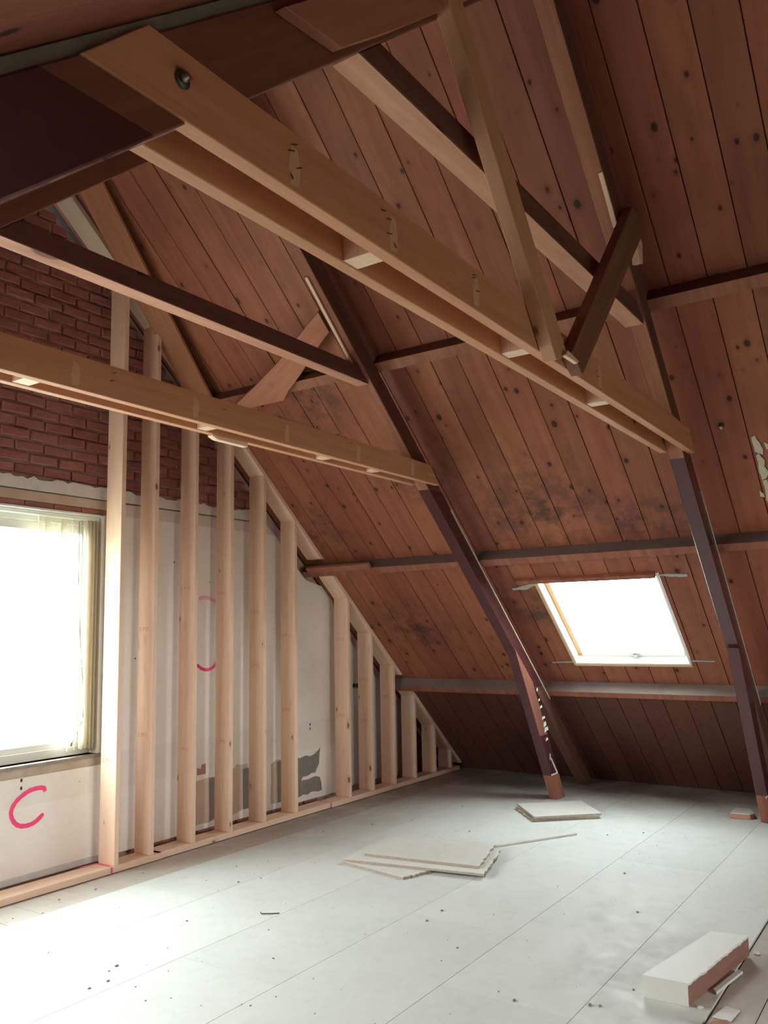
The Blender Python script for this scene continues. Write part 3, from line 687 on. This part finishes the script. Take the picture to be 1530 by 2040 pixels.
ribbon('spray_mark', [(3.70, 4.975, 0.0465), (3.80, 4.963, 0.0468), (3.832, 4.955, 0.0468)], 0.018, (0, 0, 1), 0.001, M_PINK, sf)
ribbon('spray_mark', [(3.830, 4.955, 0.0468), (3.829, 4.88, 0.0468), (3.828, 4.805, 0.0468)], 0.015, (0, 0, 1), 0.001, M_PINK, sf)
ribbon('spray_mark', [(3.828, 4.796, 0.044), (3.828, 4.796, 0.024), (3.828, 4.796, 0.004)], 0.015, (0, -1, 0), 0.001, M_PINK, sf)
# brown board nailed slantwise under the upper roof beside the gable
o = prism('roof_plank', [RP(-0.60, 4.42, 0.066), RP(1.298, 4.705, 0.110), RP(1.20, 4.925, 0.110), RP(-0.60, 4.655, 0.066)], -NR*0.024, M_OLD, None, xdir=RP(1.29, 4.705, 0)-RP(-0.6, 4.42, 0))
o.data.materials[0] = wood('brown_plank', (0.46, 0.215, 0.120), (0.36, 0.150, 0.078), (0.08, 0.03, 0.02), kprob=0.35, var=0.03)
props(o, 'brown plank lying aslant under the roof boards above the stud frame', 'plank')

# ------------------------------------------------------------------ roof trusses
def truss(yf, ydrift, label, gusset, th=0.095):
    """legs w 0.10-0.25 under the roof, posts, upper collar tie"""
    T = empty('roof_truss', (3.24, yf, 0), label, 'truss')
    Y = lambda u: yf+ydrift*(u-2.1)
    # right leg
    n0, n1 = -0.59, 6.36
    pts = [RP(n0+0.10*0, Y(n0), 0.118), RP(6.62, Y(6.6), 0.118), RP(6.62-0.132*C/S, Y(6.4), 0.25), RP(-0.60, Y(-0.6), 0.25)]
    leg = prism('leg', pts, (0, th, 0), [M_OLD, M_PURPLE, M_LOW], T, xdir=XR, bev=0.004)
    paint_z(leg, [1.06, 2.64], [2, 1, 0])
    leg.data.materials.append(M_DARK2)
    for pg in leg.data.polygons:
        if pg.material_index == 0 and abs(pg.normal.y) > 0.5: pg.material_index = 3  # upper side faces get the painted shade tone
    prism('leg_shadow_packing', [RP(-0.58, Y(-.58)+0.004, 0.0005), RP(1.285, Y(1.28)+0.004, 0.0005), RP(1.285, Y(1.28)+0.004, 0.117), RP(-0.58, Y(-.58)+0.004, 0.117)], (0, th-0.008, 0), M_DARK, T, xdir=XR, bev=0.003)  # added piece: deepens the upper leg, its dark side stands in for shadow
    a_ap = 5.60
    ptl = [LP(a_ap, Y(-.67), 0.030), LP(-1.66, Y(2.0), 0.030), LP(-1.66+0.177*C/S, Y(2.0), 0.207), LP(a_ap, Y(-.67), 0.207)]
    leg2 = prism('leg', ptl, (0, th, 0), [M_DARK, M_PURPLE], T, xdir=XL, bev=0.004)
    paint_z(leg2, [1.06, 2.612], [0, 1, 0])
    return T, Y
# far truss
T1, Y1 = truss(3.165, 0.010, 'far roof truss, nearest the gable wall, with purple painted lower legs', False)
T2, Y2 = truss(1.300, 0.0205, 'near roof truss with purple painted legs reaching the top left corner', True)
def post(T, yf, dx):
    o = prism('post', XZ([(6.795+dx, 1.425), (7.145+dx, 1.118), (7.80+dx, 0.001), (7.622+dx, 0.001)], yf), (0, 0.088, 0), [M_OLD, M_PURPLE, M_DARK], T, xdir=(0.5, 0, -0.87), bev=0.004)
    paint_z(o, [0.235, 0.62], [0, 1, 1])
    if yf > 3:                                     # the paint stops short on the face turned to the room
        for pg in o.data.polygons:
            if pg.normal.y < -0.5 and (WM[o] @ pg.center).z > 0.62: pg.material_index = 2
    return o
post(T1, 3.178, 0.0); post(T2, 1.338, -0.04)
post_l = prism('post', XZ([(6.48-6.795, 1.425), (6.48-7.145, 1.118), (6.48-7.80, 0.001), (6.48-7.622, 0.001)], 3.178), (0, 0.088, 0), [M_OLD], T1, xdir=(0.5, 0, 0.87), bev=0.004)
# thin plaster line left where the attic partition met the legs
def leg_strip(T, yfun, u0, u1, w0, w1):
    prism('plaster_line', [RP(u0, yfun(u0)-0.001, w0), RP(u1, yfun(u1)-0.001, w0), RP(u1, yfun(u1)-0.001, w1), RP(u0, yfun(u0)-0.001, w1)], (0, -0.007, 0), M_PLAST_R, T, xdir=XR, bev=0.001)
leg_strip(T1, Y1, 2.68, 5.12, 0.119, 0.132); leg_strip(T2, Y2, 2.75, 5.10, 0.119, 0.129)
def blob(name, pts, y, ext, mat, T, seed=1, amp=0.004, step=0.02):
    q = jag(list(pts)+[pts[0]], amp, step, seed)[:-1]
    return prism(name, XZ(q, y), (0, ext, 0), mat, T, xdir=(1, 0, 0), bev=0)
# plaster chips on the far post
for k, (x_, z_, w_, h_) in enumerate(((7.215, 1.02, .03, .03), (7.25, 0.93, .035, .025), (7.28, 0.86, .05, .03), (7.315, 0.76, .07, .03), (7.345, 0.69, .06, .05), (7.36, 0.64, .09, .05), (7.385, 0.56, .05, .03), (7.46, 0.38, .015, .06))):
    blob('plaster_chip', [(x_, z_), (x_+w_, z_+h_*0.3), (x_+w_*0.8, z_+h_), (x_+w_*0.1, z_+h_*0.8)], 3.177, -0.003, M_WHITEP, T1, k, 0.004)
blob('plaster_chip', [(7.49, 0.40), (7.63, 0.245), (7.615, 0.238), (7.478, 0.238), (7.478, 0.250), (7.60, 0.250), (7.485, 0.385)], 3.177, -0.003, M_WHITEP, T1, 4, 0.001)
blob('plaster_chip', [(7.36, 0.245), (7.49, 0.245), (7.49, 0.232), (7.36, 0.232)], 1.337, -0.003, M_WHITEP, T2, 4, 0.001)
# white remnants and grey dust patch on the near left leg
y_ = 1.298
blob('plaster_remnant', [(0.70, 2.425), (0.765, 2.484), (0.80, 2.517), (0.846, 2.553), (0.850, 2.543), (0.765, 2.470), (0.70, 2.41)], y_, -0.006, M_PLAST_R, T2, 3, 0.0025)
blob('plaster_remnant', [(0.868, 2.580), (0.89, 2.603), (0.908, 2.616), (0.910, 2.602), (0.873, 2.572)], y_, -0.006, M_PLAST_R, T2, 5, 0.002)
blob('plaster_remnant', [(0.934, 2.638), (0.987, 2.684), (0.989, 2.679), (0.937, 2.632)], y_, -0.004, M_PLAST_R, T2, 6, 0.001)
blob('dust_patch', [(0.868, 2.560), (0.91, 2.605), (1.072, 2.610), (1.02, 2.565), (0.98, 2.52), (0.93, 2.535), (0.90, 2.552)], y_+0.0005, -0.0015, plain('grey_green_dust', (0.075, 0.068, 0.052), 0.85, n2=(0.17, 0.135, 0.12), sc=16), T2, 7, 0.004)
# grey plaster seam along the top of the left leg
prism('plaster_seam', [LP(-0.6, 1.300, 0.029), LP(4.6, 1.262, 0.029), LP(4.6, 1.262, 0.002), LP(-0.6, 1.300, 0.002)], (0, 0.03, 0), plain('grey_seam', (0.20, 0.185, 0.155), 0.9, n2=(0.12, 0.09, 0.07), sc=11, bump=0.5), T2, xdir=XL, bev=0)
# upper collar ties
def upper_tie(T, y0, y1, z0, z1, xl=None):
    xr = lambda z: (K-0.25-C*z)/S; xl_ = lambda z: (C*z-(KL-0.207))/S
    return prism('upper_tie', XZ([(xl_(z0), z0), (xr(z0), z0), (xr(z1), z1), (xl_(z1), z1)], y0), (0, y1-y0, 0), M_DARK, T, xdir=(1, 0, 0), bev=0.004)
ut1 = upper_tie(T1, 3.185, 3.285, 3.280, 3.385); ut2 = upper_tie(T2, 1.300, 1.405, 3.283, 3.385)
M_COL = wood('collar_pine', (0.60, 0.33, 0.22), (0.46, 0.22, 0.14), (0.16, 0.05, 0.03), grain=14, kd=(2.2, 5), krad=0.12, kprob=0.6, var=0.04)
for ut in (ut1, ut2):
    ut.data.materials[0] = M_COL; ut.data.materials.append(M_DARK2)
    for pg in ut.data.polygons:
        if abs(pg.normal.y) > 0.5: pg.material_index = 1  # shade painted on the tie sides, underside stays paler
# wide fillet board on the near left leg at the upper tie
gp = prism('gusset_board', XZ([(1.44, 3.117), (1.675, 3.150), (1.9375, 3.365), (2.65, 3.98), (2.65, 4.155)], 1.225), (0, 0.034, 0), wood('gusset_pine', (0.42, 0.20, 0.125), (0.34, 0.145, 0.085), (0.1, 0.03, 0.02), kprob=0.3), T2, xdir=XL, bev=0.002)
# wind brace of the far truss, from leg to upper purlin
pts = [(0.80, 3.33), (1.087, 3.88), (1.24, 4.22), (1.36, 4.52), (1.40, 4.60), (1.40, 4.02), (1.33, 3.93), (1.218, 3.74), (1.09, 3.55), (0.96, 3.33)]
prism('wind_brace', [RP(a, b, 0.109) for a, b in pts], -NR*0.06, wood('brace_pine', (0.44, 0.19, 0.115), (0.34, 0.12, 0.07), (0.08, 0.03, 0.02), kprob=0.2, var=0.03), T1, xdir=RP(1.36, 4.52, 0)-RP(0.8, 3.33, 0), bev=0.003)
# light battens left on the legs
prism('batten', [RP(0.519, Y1(.5)+0.05, 0.2505), RP(1.192, Y1(1.2)+0.058, 0.2505), RP(1.192, Y1(1.2)+0.080, 0.2505), RP(0.519, Y1(.5)+0.072, 0.2505)], -NR*0.012, M_NEW, T1, xdir=XR)
prism('batten', [RP(0.465, Y2(.5)+0.0, 0.2505), RP(0.765, Y2(.7)+0.003, 0.2505), RP(0.765, Y2(.7)+0.028, 0.2505), RP(0.465, Y2(.5)+0.022, 0.2505)], -NR*0.012, M_NEW, T2, xdir=XR)
prism('dusty_board', XZ([(4.262, 4.145), (4.37, 4.20), (4.70, 3.86), (4.56, 3.78)], 1.232), (0, 0.014, 0), wood('grey_pine', (0.30, 0.19, 0.135), (0.22, 0.125, 0.09), (0.05, 0.02, 0.02), kprob=0.1), T2, xdir=XR)

# ------------------------------------------------------------------ double lower tie beams (new timber)
def tie(name, y_n0, y_n1, y_f0, y_f1, blocks, label, nails, fill):
    T = empty('tie_beam', (3.24, y_n1, 2.68), label, 'beam')
    zb, zt = 2.683, 2.826
    near = [(0.895, zb), (5.452, zb-0.006), (5.326, 2.812), (4.94, 2.823), (1.054, 2.842)]
    prism('plank', XZ(near, y_n0), (0, y_n1-y_n0, 0), M_TIE, T, xdir=(1, 0, 0), bev=0.0025)
    far = [(1.05, zb), (5.335, zb-0.003), (5.25, 2.80), (5.0, zt), (1.20, zt)]
    prism('plank', XZ(far, y_f0), (0, y_f1-y_f0, 0), M_TIE, T, xdir=(1, 0, 0), bev=0.0025)
    for x0, x1 in blocks:
        prism('spacer_block', XZ([(x0, zb+0.003), (x1, zb+0.003), (x1, zt-0.01), (x0, zt-0.01)], y_n1), (0, y_f0-y_n1, 0), M_NEW, T, xdir=(0, 0, 1), bev=0.001)
    for nx, nz, a in nails:
        d = Vector((math.cos(a), -0.35, math.sin(a)))*0.022; p = Vector((nx, y_n0+0.002, nz))
        tube('nail', [p, p+d*0.4, p+d], 0.0018, M_NAIL, T, 5)
    for fx in fill:
        blob('filler_smear', [(fx, zb+0.012), (fx+0.034, zb+0.015), (fx+0.040, zb+0.07), (fx+0.030, zt-0.03), (fx+0.004, zt-0.022), (fx-0.006, zb+0.06)], y_n0+0.0005, -0.0012, M_FILL, T, int(fx*100), 0.004)
    return T
M_FILL = plain('pale_filler', (0.66, 0.42, 0.28), 0.8, n2=(0.56, 0.31, 0.19), sc=30)
tA = tie('tie_beam', 3.120, 3.165, 3.262, 3.306, [(2.02, 2.10), (3.10, 3.17), (4.12, 4.19), (4.68, 4.75)],
     'far double tie beam of new timber, in front of the stud frame', [(2.42, 2.76, 0.3), (2.43, 2.80, 0.2), (3.15, 2.78, 0.1), (4.3, 2.8, 0.2)], (2.22, 2.94, 3.66, 4.38, 5.05))
prism('packing_strip', XZ([(3.22, 2.668), (3.26, 2.655), (3.50, 2.655), (3.50, 2.680), (3.22, 2.680)], 3.262), (0, 0.04, 0), M_NEW, tA, xdir=(1, 0, 0), bev=0.002)
for a in (3.62, 4.18):
    prism('splinter', XZ([(a, 2.824), (a+0.10, 2.822), (a+0.10, 2.835), (a+0.02, 2.842)], 3.125), (0, 0.03, 0), M_TIE, tA, bev=0)
tB = tie('tie_beam', 1.260, 1.305, 1.403, 1.448, [(1.912, 1.985), (2.97, 3.04), (3.92, 3.99)],
     'near double tie beam of new timber crossing the upper middle of the picture', [(1.90, 2.80, 0.0), (1.93, 2.785, 0.1), (1.93, 2.74, 0.1), (1.97, 2.73, -1.4), (1.50, 2.80, 0.3), (1.49, 2.78, 0.25), (1.52, 2.745, 0.4), (1.50, 2.73, -1.3), (2.46, 2.80, 0.2), (2.46, 2.79, 0.2), (2.48, 2.75, 0.1), (3.66, 2.76, 0.3), (3.68, 2.74, 0.2), (3.05, 2.775, -0.4)], (1.50, 1.95, 2.47, 3.70))
wsh = Matrix.Translation((1.145, 1.260, 2.770)) @ RY
turn('washer', [(0, 0.021), (0.003, 0.021), (0.0035, 0.009), (0.004, 0.008)], wsh, plain('dark_washer', (0.10, 0.11, 0.09), 0.4, metal=0.7), tB)
turn('bolt', [(0.003, 0.010), (0.012, 0.010), (0.0125, 0.006), (0.020, 0.0055)], wsh, M_STEEL, tB, seg=6)

# loose struts of the near truss
st1 = prism('strut', [Vector((2.165, 1.2, 3.748)), Vector((2.265, 1.2, 3.803)), Vector((3.165, 1.2, 2.690)), Vector((3.045, 1.2, 2.640))], (0, 0.058, 0), wood('strut_pine', (0.56, 0.32, 0.205), (0.46, 0.25, 0.15), (0.1, 0.04, 0.02), kprob=0.2, var=0.02), None, xdir=(0.63, 0, -0.77), bev=0.003)
props(st1, 'slim pale strut slanting down onto the near tie beam', 'strut')
st2 = prism('strut', [Vector((3.225, 1.205, 2.722)), Vector((4.20, 1.205, 3.775)), Vector((4.38, 1.205, 3.78)), Vector((4.35, 1.205, 3.67)), Vector((3.345, 1.205, 2.655))], (0, 0.053, 0), wood('brown_strut_pine', (0.24, 0.112, 0.075), (0.17, 0.075, 0.050), (0.05, 0.02, 0.015), kprob=0.2, var=0.02), None, xdir=(0.7, 0, 0.71), bev=0.003)
props(st2, 'dark brown strut rising from the near tie beam to the truss leg', 'strut')
wd = prism('wood_chip', XZ([(3.10, 2.672), (3.235, 2.672), (3.25, 2.685), (3.13, 2.700)], 1.185), (0, 0.018, 0), M_NEW, tB, xdir=(1, 0, 0), bev=0.001)
prism('wood_wedge', XZ([(4.32, 3.66), (4.37, 3.64), (4.36, 3.52), (4.30, 3.50), (4.30, 3.58)], 1.212), (0, 0.04, 0), M_NEW, T2, bev=0.001)

# small fitting and plaster remnants on the right roof boards
fit = turn('cable_fitting', [(0, 0.016), (0.003, 0.018), (0.010, 0.015), (0.018, 0.017), (0.028, 0.016), (0.032, 0.012)], frame(RP(2.328, 1.107, 0.0), XR, -YV, -NR), plain('fitting_metal', (0.30, 0.31, 0.27), 0.25, metal=0.9), None)
props(fit, 'small round metal fitting on the roof boards right of the near truss', 'fitting')
rem = [[(2.455, 0.955), (2.44, 0.932), (2.56, 0.905), (2.60, 0.912), (2.585, 0.935), (2.57, 0.955)], [(2.60, 0.952), (2.585, 0.935), (2.65, 0.91), (2.70, 0.92), (2.76, 0.905), (2.80, 0.93), (2.81, 0.953), (2.70, 0.957)],
       [(2.815, 0.953), (2.81, 0.925), (2.95, 0.90), (3.05, 0.925), (3.08, 0.955)], [(2.5, 0.89), (2.53, 0.86), (2.57, 0.85), (2.56, 0.885)], [(2.9, 0.985), (2.93, 0.965), (2.96, 0.965), (2.95, 0.99)]]
for k, q in enumerate(rem):
    q = jag(list(q)+[q[0]], 0.005, 0.03, k)[:-1]
    prism('plaster_remnant', [RP(a, b, 0.001) for a, b in q], -NR*0.004, M_PLAST_R, ceil, xdir=XR, bev=0)

# ------------------------------------------------------------------ loose things on the floor
def loose_board(name, pts, z0, t, label, group=None, seed=0, raggeds=()):
    q = []
    n = len(pts); rnd = random.Random(seed)
    for i in range(n):
        a, b = Vector((*pts[i], 0)), Vector((*pts[(i+1) % n], 0)); m_ = 14 if i in raggeds else 1
        for k in range(m_):
            p = a.lerp(b, k/m_)
            if k: p += Vector((rnd.uniform(-.010, .010), rnd.uniform(-.010, .010), 0))
            q.append((p.x, p.y, z0))
    o = prism(name, q, (0, 0, t), [M_PANEL, M_PEDGE], None, xdir=(1, 0, 0), bev=0.0015)
    for pg in o.data.polygons:
        if abs((WM[o].to_3x3() @ pg.normal).z) < 0.5: pg.material_index = 1
    return props(o, label, 'board', group)
# pile A, three sheets
loose_board('chipboard_offcut', [(4.84, 3.62), (4.735, 3.055), (4.975, 2.985), (5.35, 3.30), (5.2, 3.55)], 0.0005, 0.017, 'lowest board of the larger pile, turned so its broken corner pokes out in front', seed=1, raggeds=(1,))
loose_board('chipboard_offcut', [(4.835, 3.61), (5.015, 2.618), (5.60, 2.785), (5.52, 3.70)], 0.0185, 0.017, 'middle board of the larger pile in the middle of the floor', seed=2, raggeds=(1,))
loose_board('chipboard_offcut', [(4.975, 3.527), (5.099, 2.694), (5.687, 2.868), (5.53, 3.62)], 0.0365, 0.017, 'topmost board of the larger pile in the middle of the floor', seed=3, raggeds=(1,))
# pile B
loose_board('chipboard_offcut', [(7.02, 3.33), (6.68, 3.03), (7.055, 2.585), (7.44, 2.93)], 0.0005, 0.018, 'lowest board of the small pile beside the far post', seed=4, raggeds=(0, 1))
loose_board('chipboard_offcut', [(7.035, 3.34), (6.695, 2.99), (7.05, 2.575), (7.43, 2.88)], 0.0195, 0.012, 'middle board of the small pile beside the far post', seed=14, raggeds=(1,))
loose_board('chipboard_offcut', [(7.059, 3.334), (6.651, 2.992), (7.058, 2.562), (7.463, 2.898)], 0.0325, 0.015, 'topmost board of the small pile beside the far post', seed=5)
st = timber('wooden_strip', (5.76, 2.925, 0.0095), (6.425, 2.55, 0.0095), 0.035, 0.018, (0, 0, 1), M_PANEL)
props(st, 'narrow grey strip lying behind the larger board pile', 'strip')
# brick offcut near the near post
o = prism('brick_piece', [(7.60, 1.665, 0.0005), (7.62, 1.515, 0.0005), (7.68, 1.49, 0.0005), (7.86, 1.55, 0.0005), (7.85, 1.68, 0.0005)], (0, 0, 0.045), M_TERRA, None, bev=0.004)
o.data.materials.append(M_PANEL)
for pg in o.data.polygons:
    if (WM[o].to_3x3() @ pg.normal).z > 0.6: pg.material_index = 1
props(o, 'flat stone piece with a pale top near the foot of the near post', 'stone')
# white painted timber in the foreground
bm = bmesh.new(); n = 26; rnd = random.Random(3)
L0, L1 = (3.830, 1.243), (4.53, 1.118); R0, R1 = (3.838, 1.052), (4.565, 0.950)
top, bot = 0.094, 0.001
tl, tr, bl_, br_, pr_ = [], [], [], [], []
for i in range(n+1):
    t = i/n; jit = rnd.uniform(-0.006, 0.006) if 0 < i < n else 0
    lx, ly = L0[0]+(L1[0]-L0[0])*t, L0[1]+(L1[1]-L0[1])*t; rx, ry = R0[0]+(R1[0]-R0[0])*t, R0[1]+(R1[1]-R0[1])*t
    tl.append(bm.verts.new((lx, ly, top))); tr.append(bm.verts.new((rx, ry+jit, top)))
    pr_.append(bm.verts.new((rx, ry+0.003+jit*0.3, top-0.010-abs(jit)))); bl_.append(bm.verts.new((lx, ly, bot))); br_.append(bm.verts.new((rx, ry+0.003, bot)))
side = []
for i in range(n):
    bm.faces.new((tl[i], tl[i+1], tr[i+1], tr[i])); bm.faces.new((tr[i], tr[i+1], pr_[i+1], pr_[i]))
    side.append(bm.faces.new((pr_[i], pr_[i+1], br_[i+1], br_[i]))); bm.faces.new((bl_[i], bl_[i+1], tl[i+1], tl[i])); bm.faces.new((bl_[i], br_[i], br_[i+1], bl_[i+1]))
bm.faces.new((tl[0], tr[0], pr_[0], br_[0], bl_[0])); bm.faces.new((tl[n], tr[n], pr_[n], br_[n], bl_[n]))
for fc in side: fc.material_index = 1
bx = finish('timber_block', bm, [plain('white_block_paint', (0.74, 0.76, 0.70), 0.55, n2=(0.66, 0.66, 0.60), sc=5), wood('raw_brown_side', (0.30, 0.165, 0.118), (0.23, 0.12, 0.085), (0.1, 0.03, 0.02), kprob=0.1, var=0.01)])
props(bx, 'white painted timber block with a raw brown side in the right foreground', 'block')
def crumbs(name, cx, cy, n, sp, size, mat, label, cat, seed, z=0.0, grp=None):
    """one irregular chunk"""
    rnd = random.Random(seed); bm = bmesh.new(); bmesh.ops.create_icosphere(bm, subdivisions=1, radius=size)
    for v in bm.verts: v.co = Vector((v.co.x*rnd.uniform(.7, 1.5), v.co.y*rnd.uniform(.6, 1.2), v.co.z*rnd.uniform(.35, .6)))
    mz = min(v.co.z for v in bm.verts)
    return props(finish(name, bm, [mat], Matrix.Translation((cx, cy, z-mz)) @ Matrix.Rotation(rnd.uniform(0, 6), 4, 'Z')), label, cat, grp)
M_CH = plain('plaster_chunk', (0.68, 0.67, 0.62), 0.9); M_CHD = plain('grit', (0.24, 0.21, 0.18), 0.9)
crumbs('plaster_chunk', 3.86, 1.015, 1, 0, 0.016, M_CH, 'white plaster chunk at the near corner of the timber block', 'chunk', 1, -0.006)
crumbs('plaster_chunk', 4.62, 0.93, 1, 0, 0.017, M_CH, 'white plaster chunk at the far end of the timber block', 'chunk', 2, -0.006)
chip = prism('board_splinter', [(4.02, 0.985, 0.0005), (4.32, 0.935, 0.0005), (4.33, 0.960, 0.0005), (4.05, 1.005, 0.0005)], (0, 0, 0.012), M_CH, None)
props(chip, 'ragged cream splinter along the foot of the timber block', 'splinter')
bb = crumbs('broken_board_end', 3.70, 0.90, 1, 0, 0.045, M_TERRA, 'broken brown board end at the bottom edge right of centre', 'debris', 6, -0.006)
bb2 = prism('paper_scrap', [(3.80, 0.955, -0.005), (3.93, 0.93, -0.005), (3.92, 0.87, -0.005), (3.80, 0.88, -0.005)], (0, 0, 0.006), M_CH, None); props(bb2, 'pale flat scrap on the floor below the timber block', 'scrap')
GRIT = [(2.684, 3.372), (2.584, 3.376), (2.821, 3.483), (2.762, 3.464), (5.218, 2.544), (4.883, 2.986), (4.281, 3.866), (6.739, 2.121), (6.536, 2.337), (7.87, 4.351), (5.211, 4.695), (3.882, 1.304), (3.645, 1.372), (3.631, 1.411), (3.451, 3.671), (3.096, 4.484), (4.138, 3.931), (3.951, 4.627), (8.314, 3.976), (8.348, 2.059), (4.824, 2.571), (4.346, 2.546), (4.158, 2.533),
        (3.3, 4.62), (2.95, 4.55), (3.55, 4.60), (6.2, 3.9), (6.6, 4.2), (6.9, 3.8), (5.9, 4.1), (5.5, 4.3), (7.3, 4.2), (6.1, 3.3), (3.3, 2.9), (3.9, 2.2), (3.5, 1.7), (4.9, 1.6), (5.6, 1.9), (4.7, 3.5), (4.4, 4.2)]
bm = bmesh.new(); rnd = random.Random(9)
for gx, gy in GRIT+[(rnd.uniform(2.6, 8.4), rnd.uniform(1.5, 4.6)) for _ in range(170)]:
    if (4.65 < gx < 5.75 and 2.5 < gy < 3.75) or (6.55 < gx < 7.95 and (2.4 < gy < 3.5 or 1.3 < gy < 1.8)) or (5.7 < gx < 6.5 and 2.5 < gy < 3.0): continue
    s_ = rnd.uniform(0.002, 0.0045) if (gx, gy) not in GRIT else rnd.uniform(0.005, 0.010)
    res = bmesh.ops.create_icosphere(bm, subdivisions=1, radius=s_)
    for v in res['verts']: v.co = Vector((v.co.x*1.3+gx, v.co.y*0.8+gy, v.co.z*0.5+s_*0.4))
g = finish('floor_grit', bm, [M_CHD]); props(g, 'scattered crumbs of grit and rubble on the white floor panels', 'grit', kind='stuff')
nl = tube('bent_nail', [(3.82, 3.31, 0.003), (3.79, 3.34, 0.004), (3.752, 3.385, 0.006), (3.745, 3.385, 0.016)], 0.003, M_NAIL, None); props(nl, 'bent dark nail lying alone on the sunlit floor', 'nail')

# ------------------------------------------------------------------ outside
bm = bmesh.new(); addbox(bm, -60, 60, 6.5, 90, -5.9, -5.8)
g = finish('ground', bm, [plain('pale_paving', (0.42, 0.42, 0.38), 0.9, n2=(0.36, 0.40, 0.30), sc=0.4)]); props(g, kind='structure')
bm = bmesh.new(); addbox(bm, -60, 60, -90, -5.0, -5.9, -5.8)
g = finish('ground', bm, [plain('dark_rear_ground', (0.07, 0.09, 0.05), 0.9, n2=(0.10, 0.12, 0.07), sc=0.4)]); props(g, kind='structure')  # unseen rear ground, added dark to keep bounced light off the roof
tr = empty('tree', (9.6, 21.0, -5.8), 'green tree outside the gable window at the left edge', 'tree')
tube('trunk', [(9.6, 21, -5.8), (9.7, 21, -3), (9.5, 21, 0.5)], [0.3, 0.25, 0.12], M_DARK, tr, 8)
bm = bmesh.new(); rnd = random.Random(5)
for _ in range(1500):
    a, b = rnd.uniform(0, 6.28), rnd.uniform(-1, 1); rr = 2.0*rnd.uniform(0.6, 1)
    p = Vector((9.6+rr*math.cos(a)*math.sqrt(1-b*b), 21+rr*math.sin(a)*math.sqrt(1-b*b), 1.2+2.6*b*rnd.uniform(.7, 1)))
    d1 = Vector((rnd.uniform(-1, 1), rnd.uniform(-1, 1), rnd.uniform(-1, 1))).normalized()*0.13; d2 = d1.orthogonal().normalized()*0.08
    bm.faces.new([bm.verts.new(p+d1), bm.verts.new(p+d2), bm.verts.new(p-d1), bm.verts.new(p-d2)])
props(finish('foliage', bm, [plain('leaf_green', (0.05, 0.12, 0.03), 0.6)], None, tr), kind='stuff')

for o in list(COL.objects):
    if o.parent is None and 'group' not in o:
        g = {'chipboard_offcut': 'loose chipboard offcuts in two piles', 'tie_beam': 'double tie beams of new timber', 'roof_truss': 'old roof trusses', 'strut': 'struts standing on the near tie beam', 'plaster_chunk': 'plaster chunks round the timber block'}.get(o.name.split('.')[0])
        if g: o['group'] = g
